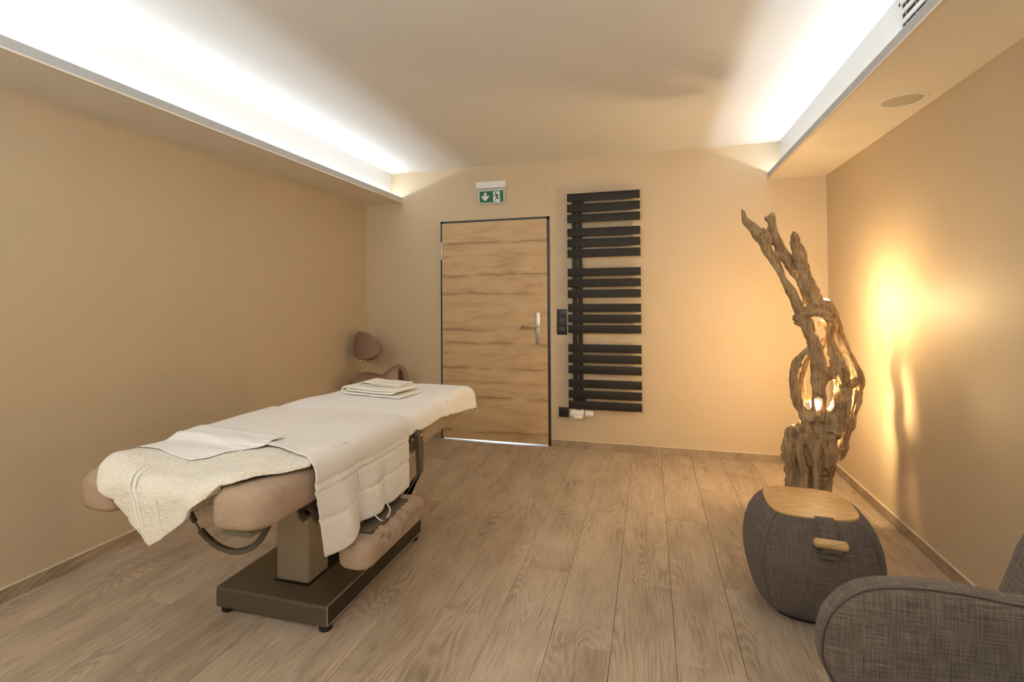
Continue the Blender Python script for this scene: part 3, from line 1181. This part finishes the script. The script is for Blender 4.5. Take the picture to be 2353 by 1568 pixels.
# raised woven stripes of the border, fringed hem and a loose hanging loop
for k in range(4):
    jj = int(ny * (.555 + .022 * k))
    pts = [rows[jj][ii] + Vector((.0055, 0, 0)) for ii in (123, 126, 129, 132)]
    tube('woven_stripe', pts, .0018, 'terry', t2w, 6)
tube('hanging_loop', catmull([(-1.058, 1.760, .452), (-1.034, 1.775, .424), (-1.030, 1.81, .422), (-1.036, 1.845, .438), (-1.058, 1.86, .456)], 6), .003, 'linen', t2w, 6)

# fluffy towel over the foot end, one corner hanging into the gap between the leg cushions
rows = []
nx, na, nb = 230, 90, 60
XA, XT, XB_ = -1.728, -1.475, -1.250       # left end, tip and right end of the hanging corner


def front_edge(x):
    if x < XA:
        return 1.200 + .22 * ((XA - x) / .085) ** 1.4
    if x > XB_:
        return 1.200 + .225 * ((x - XB_) / .150) ** 1.2
    return 1.200


def hang_len(x):
    if XA < x < XB_:
        t = (x - XA) / (XT - XA) if x < XT else (XB_ - x) / (XB_ - XT)
        return .006 + .190 * t ** .85
    return .006


for i in range(na + nb + 1):
    row = []
    for j in range(nx + 1):
        x = -1.812 + .708 * j / nx
        ye, hl = front_edge(x), hang_len(x)
        top = ZT + .019
        rad = .045
        q = rad * math.pi / 2
        yb_ = 1.64
        if i <= na:
            y = yb_ - (yb_ - ye - rad) * (i / na)
            z = top
            hf = 0
        else:
            arc = (i - na) / nb * (q * (.45 + .55 * clamp(hl / .04)) + max(0, hl - .045))
            out = .014 * clamp(hl / .06)
            if arc < q:
                y = ye + rad - (rad + out) * math.sin(arc / rad)
                z = top - rad + rad * math.cos(arc / rad)
            else:
                y = ye - out + .04 * (arc - q)
                z = top - rad - (arc - q)
            hf = clamp((top - z) / .07)
        pleat = hf * (.013 * math.sin((x + 1.48) * 34 + 2.4) + .007 * math.sin((x + 1.48) * 71 + z * 12))
        zz = z + bunched(x, y) * (1 - hf * .7) + wr(x, y + z, 18, .003, 12) + wr(x, y + z, 95, .0016, 40)
        row.append(Vector((x + .035 * hf * clamp((x - XT) / .2) * clamp((.70 - z) / .1), y - max(pleat, -.003), zz)))
    rows.append(row)
t3 = grid_obj('fluffy_towel', rows, 'terry_fluffy', None, .011, flip=True)
tag(t3, 'thick ivory towel with one corner hanging over the foot end of the massage table', 'towel', 'towels on the massage table')
# flat hem band of the fluffy towel
for dx in (0.0, .022):
    pts = []
    for k in range(13):
        s = k / 12
        jx = int(nx * ((-1.600 + dx + .085 * s + 1.812) / .708))
        ii = int(na - 5 + (nb + 2) * s)
        pts.append(rows[ii][jx] + Vector((.0, -.0125, .006 + .005 * (1 - s))))
    tube('hem_seam', catmull(pts, 3), .0030, 'terry_fold', t3, 6)

# thin smooth sheet lying on the fluffy towel
rows = []
nx, ny = 70, 40
near = [(-1.815, 1.385), (-1.80, 1.378), (-1.744, 1.380), (-1.62, 1.358), (-1.508, 1.340), (-1.466, 1.375), (-1.44, 1.42), (-1.396, 1.452), (-1.34, 1.50)]
for j in range(ny + 1):
    v = j / ny
    row = []
    for i in range(nx + 1):
        u = i / nx
        x = -1.815 + u * .475
        yn = float(np.interp(x, [p[0] for p in near], [p[1] for p in near]))
        y = yn + (1.64 - .05 * u - yn) * v
        crease = .006 * gauss(y + .25 * x, 1.115, .010) * clamp((u - .2) * 5) + .004 * gauss(y + .1 * x, 1.36, .012) + .003 * math.sin((y + .3 * x) * 60) * gauss(u, .75, .2)
        z = ZT + .0335 + bunched(x, y) + crease * clamp(v * 6)
        z += .016 * clamp((y - 1.485) / .045)          # passes over the edge of the terry towel
        if u < .06:
            z -= (.06 - u) ** 2 * 7
        row.append(Vector((x, y, z)))
    rows.append(row)
t4 = grid_obj('bed_sheet', rows, 'linen', None, .0016)
tag(t4, 'smooth creased white sheet lying between the towels on the massage table', 'sheet')


def folded(name, label, cx, cy, rot, z0, path, th, depth, group=None):
    """a towel folded flat: a ribbon profile seen from the front, extruded to its depth"""
    P = catmull([Vector((a, 0, b)) for a, b in path], 8)
    up, lo = [], []
    for i, p in enumerate(P):
        t = (P[min(i + 1, len(P) - 1)] - P[max(i - 1, 0)]).normalized()
        nrm = Vector((-t.z, 0, t.x))
        up.append(p + nrm * th / 2)
        lo.append(p - nrm * th / 2)
    ring = up + lo[::-1]
    rings = []
    R = Matrix.Translation((cx, cy, z0)) @ Matrix.Rotation(rot, 4, 'Z')
    for k in range(13):
        y = -depth / 2 + depth * k / 12
        rings.append([R @ Vector((p.x + .004 * noise.noise(Vector((p.x * 9, y * 14, p.z * 40))), y, p.z + .0025 * noise.noise(Vector((p.x * 12, y * 12, 4))))) for p in ring])
    o = loft(name, rings, 'terry_fold', None)
    o.data.set_sharp_from_angle(angle=math.radians(60))
    return tag(o, label, 'towel', group)


zt = ZT + .024
folded('folded_towel', 'ivory towel folded in thick layers on the massage table', -1.505, 2.585, -.165, zt,
       [(.205, .006), (.05, .006), (-.15, .007), (-.198, .014), (-.205, .026), (-.190, .038), (-.15, .040), (0, .036), (.10, .037), (.16, .037), (.165, .030), (.13, .0235), (0, .0225), (-.12, .024), (-.172, .026)][::1],
       .0105, .20, 'folded towels')
folded('folded_towel', 'small folded towel on top of the larger folded towel', -1.492, 2.625, -.10, zt + .0445,
       [(.140, .003), (0, .003), (-.10, .004), (-.138, .010), (-.120, .0175), (-.05, .013), (.06, .0105), (.135, .0105)],
       .0050, .14, 'folded towels')

# ------------------------------------------------------------------ saddle stool in the corner
SX, SY = -2.335, 4.005
st = thing('saddle_stool', (SX, SY, 0), 'mauve brown saddle stool with backrest behind the massage table', 'stool')
# seat: saddle, raised pommel at the front (towards the door)
rows = []
nu, nv = 36, 28
for i in range(nu + 1):
    u = i / nu
    x = -.205 + .395 * u
    row = []
    for k in range(nv + 1):
        w = -1 + 2 * k / nv
        half = .185 * (1 - .35 * max(0, (u - .55) / .45) ** 1.2) * math.sqrt(max(.02, 1 - ((.5 - u) / .56) ** 6))
        y = half * w
        crown = .095 * math.exp(-((u - 1.0) / .26) ** 2) - .012 * math.exp(-((u - .45) / .25) ** 2) + .012 * math.exp(-(u / .15) ** 2)
        drop = (abs(w) ** 2.4) * (.045 + .16 * max(0, (u - .45) / .55) ** 1.3)
        row.append(Vector((SX + x, SY + y, .588 + crown - drop - .03 * (1 - math.sqrt(max(0, 1 - max(0, (.08 - u) / .08) ** 2))))))
    rows.append(row)
seat = grid_obj('seat', rows, 'stool_leather', st, .050, offset=-1)
b_ = seat.modifiers.new('round', 'BEVEL')
b_.width = .018
b_.segments = 3
b_.limit_method = 'ANGLE'
b_.angle_limit = math.radians(50)
# backrest: curved wing pad, taller on the side of the left wall
rows = []
for i in range(27):
    v = -1 + 2 * i / 26
    row = []
    for k in range(27):
        w = -1 + 2 * k / 26
        a_, b2 = w * math.sqrt(1 - v * v / 2.5), v * math.sqrt(1 - w * w / 2.5)
        hh = .128 - .030 * (a_ + .3)
        row.append(Vector((-2.508 + .180 * a_ + .012 * b2, 4.030 - .10 * a_ - .10 * a_ * a_ * (a_ < 0) * 0 + .05 * a_ * a_ + .02 * b2, .884 - .022 * (a_ + .4) + b2 * hh)))
    rows.append(row)
bk = grid_obj('backrest', rows, 'stool_leather', st, .055, offset=0)
b_ = bk.modifiers.new('round', 'BEVEL')
b_.width = .024
b_.segments = 4
b_.limit_method = 'ANGLE'
b_.angle_limit = math.radians(50)
tube('back_post', catmull([(SX - .08, SY, .515), (SX - .18, SY, .515), (SX - .218, SY, .545), (SX - .222, SY, .66), (SX - .215, SY + .01, .74), (SX - .205, SY + .03, .84)], 5), .0095, 'chrome', st, 12)
cyl('back_clamp', (SX - .217, SY + .008, .732), .015, .03, 'chrome', st, 2, 16, .003)
cyl('gas_lift', (SX, SY, .34), .014, .42, 'chrome', st, 2, 20)
cyl('lift_sleeve', (SX, SY, .20), .025, .20, 'chrome', st, 2, 20)
for k in range(5):
    a = 2 * math.pi * k / 5 + .3
    e = Vector((SX + .255 * math.cos(a), SY + .255 * math.sin(a), .075))
    leg = tube('base_leg', [(SX, SY, .115), (SX + .12 * math.cos(a), SY + .12 * math.sin(a), .10), e], [.022, .017, .013], 'chrome', st, 10)
    cyl('castor', (e.x, e.y, .026), .026, .030, 'rubber', leg, 0, 20, .005)
    tube('castor_stem', [(e.x, e.y, .026), (e.x, e.y, .078)], .007, 'black', leg, 8)

# ------------------------------------------------------------------ driftwood lamp
dl = thing('driftwood_lamp', (.88, 3.24, 0), 'tall gnarled driftwood root floor lamp in the corner', 'floor lamp')
Y0 = 3.23
limbs = {
    # list of (u, v, radius in px), depth offset from Y0 at start and end, squash
    'a': ([(1704.5, 482, 3), (1709, 496, 7), (1716, 510, 9), (1730, 524, 10), (1745, 540, 13), (1757, 556, 14), (1761, 576, 10), (1770, 592, 7.5), (1783, 612, 7.5), (1796, 633, 8.5), (1808, 655, 10), (1820, 677, 11), (1831, 699, 12), (1838, 718, 12)], -.02, -.03),
    'a2': ([(1750, 528, 5), (1762, 534, 6), (1768, 546, 7), (1772, 556, 6)], .0, .02),
    'b': ([(1766, 560, 4), (1772, 573, 4), (1782, 592, 4), (1791, 607, 4), (1797, 621, 3.5), (1802, 640, 3)], .04, .03),
    'c': ([(1776, 489, 5), (1774, 500, 10), (1775, 515, 10), (1776, 527, 11), (1781, 547, 13), (1790, 564, 12), (1799, 584, 13), (1811, 603, 12.5), (1821, 620, 11), (1830, 638, 6), (1839, 660, 4.5), (1847, 681, 5), (1852, 700, 6)], .03, .05),
    'c2': ([(1759, 500, 3), (1766, 504, 6), (1774, 507, 7)], .03, .03),
    'd': ([(1824, 532, 3), (1826, 541, 8), (1828, 553, 11), (1831, 567, 12), (1838, 590, 15), (1843, 607, 15), (1849, 629, 15), (1854, 651, 17.5), (1863, 672, 18.5), (1869, 690, 19), (1874, 704, 16)], -.01, -.02),
    'e': ([(1827, 737, 7), (1834, 730, 10), (1846, 722, 12), (1862, 712, 12), (1879, 704, 12), (1898, 706, 15), (1911, 715, 12), (1922, 725, 8), (1926, 728, 4)], -.04, .0),
    'e3': ([(1856, 722, 8), (1872, 718, 9), (1890, 720, 9), (1906, 728, 9)], -.07, -.05),
    'e4': ([(1894, 728, 7), (1906, 738, 8), (1915, 748, 8)], -.04, -.02),
    'e2': ([(1828, 742, 5), (1842, 746, 6), (1858, 742, 7), (1868, 736, 5)], -.02, .0),
    'f': ([(1846, 730, 13), (1854, 749, 15), (1866, 776, 15.5), (1872, 800, 16.5), (1878, 824, 17), (1883, 848, 19), (1883, 872, 19), (1880, 896, 16), (1880, 908, 15)], -.03, -.06),
    'fr': ([(1884, 895, 9), (1892, 910, 6.5), (1895, 928, 5.5), (1893, 946, 9), (1888, 966, 16)], -.06, -.06),
    'fl': ([(1876, 900, 9), (1870, 912, 6), (1868, 925, 4.5), (1869, 942, 6), (1870, 958, 14)], -.06, -.06),
    'g': ([(1908, 722, 12), (1909, 746, 10.5), (1908, 776, 9.5), (1912, 800, 11), (1920, 824, 16), (1926, 848, 19), (1935, 872, 18), (1939, 896, 18.5), (1935, 920, 19), (1928, 944, 22), (1918, 975, 24), (1908, 1000, 24)], .0, -.05),
    'br': ([(1888, 850, 15), (1900, 861, 14), (1912, 860, 14), (1926, 852, 14)], -.05, -.02),
    'h': ([(1918, 726, 9), (1922, 742, 9), (1931, 770, 9.5), (1943, 800, 9.5), (1955, 821, 9), (1964, 846, 11), (1972, 872, 14.5), (1971, 896, 14.5), (1965, 920, 14), (1958, 948, 12), (1949, 974, 12.5), (1941, 998, 12), (1938, 1025, 11), (1935, 1046, 8), (1930, 1059, 3)], .05, .04),
    'hg': ([(1948, 890, 10), (1958, 885, 10), (1966, 880, 10)], .02, .04),
    'hg2': ([(1932, 960, 12), (1942, 968, 10), (1948, 974, 9)], .0, .03),
    'i': ([(1872, 790, 6), (1856, 802, 7), (1840, 821, 9), (1828, 846, 11), (1822, 870, 10), (1827, 896, 12.5), (1833, 920, 13), (1842, 938, 12), (1850, 952, 14), (1860, 966, 18)], .02, -.05),
    'i2': ([(1862, 812, 5), (1854, 832, 6), (1846, 856, 6.5), (1843, 880, 6), (1846, 902, 7), (1852, 918, 8), (1862, 916, 6)], .06, .0),
    'i3': ([(1824, 858, 5), (1822, 852, 7), (1834, 842, 7), (1838, 838, 6)], -.01, .0),
    'k': ([(1893, 778, 5), (1892, 790, 5), (1887, 800, 6), (1880, 810, 7)], .08, .03),
    't': ([(1893, 950, 24), (1890, 966, 30), (1888, 980, 35), (1878, 996, 44), (1866, 1010, 52), (1862, 1026, 61), (1861, 1052, 59), (1861, 1076, 54), (1858, 1100, 52), (1856, 1130, 50), (1856, 1160, 51), (1857, 1190, 53), (1859, 1222, 58)], -.02, .01),
    'l': ([(1824, 978, 4), (1820, 986, 9), (1817, 1005, 13), (1814, 1024, 15), (1816, 1048, 15), (1822, 1075, 16), (1820, 1110, 14), (1818, 1150, 15), (1816, 1194, 17), (1814, 1224, 18)], -.06, -.05),
    'm': ([(1912, 1000, 10), (1912, 1030, 13), (1908, 1060, 13), (1905, 1085, 10), (1903, 1115, 9), (1900, 1150, 10), (1901, 1194, 11), (1904, 1224, 13)], -.08, -.04),
    'n': ([(1852, 975, 8), (1858, 1000, 10), (1868, 1035, 9), (1876, 1070, 9), (1874, 1110, 8), (1872, 1150, 9), (1874, 1200, 11), (1876, 1228, 12)], -.14, -.14),
    'o': ([(1842, 1000, 8), (1838, 1040, 9), (1848, 1090, 9), (1842, 1150, 9), (1838, 1200, 10), (1836, 1228, 11)], -.13, -.12),
}
vs_, fs_ = [], []
guide = []          # (point, frame a, frame b, arc length, seed, radius) along every limb
for key, (pts, d0, d1) in limbs.items():
    P3, R3 = [], []
    for k, (u, v, r) in enumerate(pts):
        dy = d0 + (d1 - d0) * k / (len(pts) - 1)
        p, s = at_y(u, v, Y0 + dy)
        P3.append(p)
        R3.append(r * s * .93)
    dense = catmull([(p.x, p.y, p.z) for p in P3], 5)
    rr_ = catmull([(r, 0, 0) for r in R3], 5)
    sd = sum(map(ord, key))
    # gentle sideways wander in depth so that limbs are not flat
    dense = [p + Vector((0, .022 * noise.noise(Vector((k * .13, sd, 0))), 0)) for k, p in enumerate(dense)]
    arc_ = 0.0
    for k, p in enumerate(dense):
        tq = (dense[min(k + 1, len(dense) - 1)] - dense[max(k - 1, 0)]).normalized()
        qa = (Vector((0, 1, .01)) - tq * tq.y).normalized()
        if k:
            arc_ += (p - dense[k - 1]).length
        guide.append((p, qa, tq.cross(qa), arc_, sd, max(.004, rr_[k].x)))
    sq = {'t': .78, 'l': .9}.get(key, 1.0)
    v, f = tube_data(dense, [max(.004, r.x) for r in rr_], 18, squash=sq, rough=.34, seed=sd)
    o0 = len(vs_)
    vs_ += v
    fs_ += [tuple(i + o0 for i in q) for q in f]
tmp = from_data('tmp_root', vs_, fs_, 'drift')
rm = tmp.modifiers.new('union', 'REMESH')
rm.mode = 'VOXEL'
rm.voxel_size = .0050
sm = tmp.modifiers.new('soften', 'SMOOTH')
sm.factor = .5
sm.iterations = 3
bpy.context.view_layer.update()
dg = bpy.context.evaluated_depsgraph_get()
me = bpy.data.meshes.new_from_object(tmp.evaluated_get(dg))
bpy.data.objects.remove(tmp)
n = len(me.vertices)
co = np.empty(n * 3)
me.vertices.foreach_get('co', co)
no = np.empty(n * 3)
me.vertex_normals.foreach_get('vector', no)
co, no = co.reshape(-1, 3), no.reshape(-1, 3)
dsp = np.empty(n)
from mathutils.kdtree import KDTree
kd = KDTree(len(guide))
for i, g in enumerate(guide):
    kd.insert(g[0], i)
kd.balance()
for i in range(n):
    v = Vector(co[i])
    p, gi, _ = kd.find(v)
    p, qa, qb, arc_, sd, rad_ = guide[gi]
    dv = v - p
    th = math.atan2(dv.dot(qb), dv.dot(qa)) + arc_ * 2.2
    k = 1.0 + rad_ * 22
    c1, s1 = math.cos(th) * k, math.sin(th) * k
    along = arc_ + dv.dot(qa.cross(qb))
    a = noise.noise(Vector((c1 * 1.1 + sd, s1 * 1.1, along * 5)))
    b = noise.noise(Vector((c1 * 3.2 + sd, s1 * 3.2, along * 9)))
    c = noise.noise(Vector((v.x * 9, v.y * 9, v.z * 6 + 3)))
    big = min(1.0, rad_ / .05)
    dsp[i] = -(.004 + .012 * big) * max(0, .55 - abs(a) * 1.9) + .0028 * b * (.5 + big) + .005 * c
co += no * (dsp + .001)[:, None]
co[:, 2] = np.maximum(co[:, 2], .0)
me.vertices.foreach_set('co', co.ravel())
me.update()
me.name = 'root_wood'
me.materials.clear()
root = finish('root_wood', me, 'drift', dl, True)
tag(root, 'weathered brown root wood with holes')


def bulb(u, v, y, tilt=0.0):
    p, s = at_y(u, v, y)
    n = 12
    prof = [(.0005, .052), (.019, .047), (.0285, .034), (.030, .020), (.022, -.012), (.0135, -.036)]
    g = loft('bulb', [[(p.x + r * math.cos(2 * math.pi * k / n), p.y + r * math.sin(2 * math.pi * k / n), p.z - .03 + z) for k in range(n)] for r, z in prof[::-1]], 'bulb', dl)
    tag(g, 'glowing warm bulb')
    sk = tag(cyl('lamp_socket', (p.x, p.y, p.z - .085), .017, .045, 'cream_plastic', dl, 2, 20, .003), 'pale lamp socket')
    bxk = box('junction_box', p.x - .030, p.x + .022, p.y - .022, p.y + .022, p.z - .145, p.z - .107, 'cream_plastic', sk, .003, 2)
    return p


p1 = bulb(1895, 694, 3.335)
p2 = bulb(1874, 926, 3.285)
tag(tube('lamp_cable', catmull([(p1.x - .005, p1.y - .01, p1.z - .145), (p1.x + .01, p1.y - .02, p1.z - .20), (p1.x + .05, p1.y - .03, p1.z - .30), (p1.x + .06, p1.y - .02, p1.z - .45), (p1.x + .02, p1.y + .02, p1.z - .70), (p1.x + .02, p1.y + .06, p1.z - 1.0), (p1.x + .05, p1.y + .08, .01)], 6), .0035, 'cable', dl, 8), 'thin lamp cable')

# ------------------------------------------------------------------ pouf side table
PX, PY = .640, 2.405
pf = thing('pouf', (PX, PY, 0), 'taupe woven pouf with an oak tray top and oak handle', 'pouf')
PR = math.radians(-3)


def sq_ring(half, z, e=3.2, n=64, stretch=1.0, rot=PR, dx=0, dy=0):
    out = []
    for k in range(n):
        t = 2 * math.pi * k / n
        c, s = math.cos(t), math.sin(t)
        x = abs(c) ** (2 / e) * math.copysign(half, c)
        y = abs(s) ** (2 / e) * math.copysign(half * stretch, s)
        out.append((PX + dx + x * math.cos(rot) - y * math.sin(rot), PY + dy + x * math.sin(rot) + y * math.cos(rot), z))
    return out


prof = [(.150, .022), (.185, .026), (.208, .050), (.228, .095), (.243, .150), (.250, .200), (.250, .250), (.243, .300), (.228, .350), (.208, .388), (.192, .407), (.178, .418), (.165, .423), (.155, .420)]
body = loft('body', [sq_ring(r, z, 3.0) for r, z in prof], 'pouf_fabric', pf, True, True)
loft('base_ring', [sq_ring(.150, 0), sq_ring(.160, .004), sq_ring(.160, .024)], 'rubber', pf)
top = loft('tray_top', [sq_ring(.150, .410, 3.4), sq_ring(.165, .414, 3.4), sq_ring(.168, .420, 3.4), sq_ring(.1665, .4275, 3.4), sq_ring(.160, .4285, 3.4)], 'oak', pf)
top.data.set_sharp_from_angle(angle=math.radians(35))
tag(top, 'light oak tray top')
# piped corner seams
for q in range(4):
    k = 8 + 16 * q
    tube('seam', [Vector(sq_ring(r + .0004, z, 3.0)[k]) for r, z in prof[1:-1]], .0016, 'pouf_fabric', body, 6)
# strap and handle on the side facing the camera
rot = Matrix.Translation((PX, PY, 0)) @ Matrix.Rotation(PR, 4, 'Z')


def L2(x, y, z):
    return rot @ Vector((x, y, z))


front = [(r, z) for r, z in prof if z > .24][::-1]
sx0, sx1 = -.012, .054
rows = []
for r, z in [(.150, .424), (.170, .4225), (.182, .4175), (.195, .4085), (.212, .390), (.232, .355), (.243, .335), (.250, .318), (.252, .308)]:
    rows.append([L2(sx0 + (sx1 - sx0) * k / 4, -r - .006, z + .002) for k in range(5)])
strap = grid_obj('strap', rows, 'pouf_fabric', pf, .006, True, 0)
hz = .366
hdl = tag(tube('handle', [L2(x - .036, -.256 - .04 * (x - .06), hz) for x in (-.002, .001, .006, .012, .055, .100, .106, .111, .114)], [.006, .013, .0165, .0175, .0175, .0175, .0165, .013, .006], 'oak', pf, 18), 'round oak handle')
rows = [[L2(sx0 + (sx1 - sx0) * k / 4, -.268 - .019 * math.cos(a), hz + .019 * math.sin(a)) for k in range(5)] for a in (-.2, -.7, -1.2, -1.57)]
rows.append([L2(sx0 + (sx1 - sx0) * k / 4, -.252, hz - .034) for k in range(5)])
rows = [[L2(sx0 + (sx1 - sx0) * k / 4, -.262, hz - .014) for k in range(5)], [L2(sx0 + (sx1 - sx0) * k / 4, -.270, hz - .024) for k in range(5)],
        [L2(sx0 + (sx1 - sx0) * k / 4, -.266, hz - .031) for k in range(5)], [L2(sx0 + (sx1 - sx0) * k / 4, -.252, hz - .033) for k in range(5)]]
grid_obj('strap_end', rows, 'pouf_fabric', pf, .003, True, 0)

# ------------------------------------------------------------------ armchair
ac = thing('armchair', (.75, 1.15, 0), 'brown tweed armchair with rounded arms at the right edge', 'armchair')
seam = [(.520, .150), (.455, .275), (.430, .330), (.416, .371), (.402, .397), (.395, .421), (.394, .434), (.397, .477), (.409, .518), (.427, .547), (.450, .573), (.484, .596), (.520, .608), (.561, .615),
        (.607, .619), (.659, .619), (.709, .616), (.759, .611), (.85, .606), (.98, .590), (1.08, .54), (1.12, .44), (1.12, .25), (1.07, .155), (.9, .130), (.65, .130)]


def arm(y_in, y_out):
    s = 1 if y_out > y_in else -1
    c = Vector((.76, .37))
    P = [Vector((p.x, p.y)) for p in catmull([(a, b, 0) for a, b in seam] + [(seam[0][0], seam[0][1], 0)], 4)][:-1]
    rings = []
    m = len(P)

    def ring(off, y, k=1.0):
        out = []
        for i in range(m):
            t = (P[(i + 1) % m] - P[i - 1]).normalized()
            nrm = Vector((-t.y, t.x))
            if nrm.dot(P[i] - c) < 0:
                nrm = -nrm
            q = c.lerp(P[i] + nrm * off, k)
            out.append((q.x, y, q.y))
        return out
    rings.append(ring(-.004, y_in + s * .014, .05))
    rings.append(ring(-.004, y_in + s * .004, .45))
    rings.append(ring(-.004, y_in - s * .004, .80))
    rings.append(ring(-.008, y_in - s * .002, .95))
    rings.append(ring(-.003, y_in + s * .001))
    rings.append(ring(-.002, y_in + s * .004))
    rings.append(ring(.003, y_in + s * .012))
    rings.append(ring(.005, y_in + s * .030))
    rings.append(ring(.002, y_in + s * .055))
    rings.append(ring(-.014, y_in + s * .080))
    rings.append(ring(-.028, y_in + s * .102))
    rings.append(ring(-.050, y_in + s * .118))
    rings.append(ring(-.03, y_in + s * .128, .5))
    rings.append(ring(-.03, y_in + s * .128, .05))
    o = loft('arm', rings, 'chair_fabric', ac, True, True)
    tube('piping', [Vector(p) for p in ring(.0005, y_in + s * .002)] + [Vector(ring(.0005, y_in + s * .002)[0])], .0024, 'chair_fabric', o, 6)
    return o


arm(1.38, 1.52)
arm(.90, .76)


def pillow_box(name, x0, x1, y0, y1, z0, z1, r, mat, parent, shear=None):
    bm = bm_box(x0, x1, y0, y1, z0, z1)
    bmesh.ops.bevel(bm, geom=list(bm.edges), offset=r, segments=6, affect='EDGES', profile=.5)
    if shear:
        for v in bm.verts:
            v.co = Vector(shear(*v.co))
    return from_bm(name, bm, mat, parent, True, True)


pillow_box('seat_cushion', .42, 1.02, .905, 1.375, .20, .355, .045, 'chair_fabric', ac)
pillow_box('backrest', .775, .98, .82, 1.60, .22, .76, .085, 'chair_fabric', ac, lambda x, y, z: (x + (z - .40) * .34, y, z))
for x in (.50, 1.05):
    for y in (.84, 1.44):
        tube('leg', [(x, y, .0), (x, y, .15)], [.014, .020], 'oak', ac, 14)
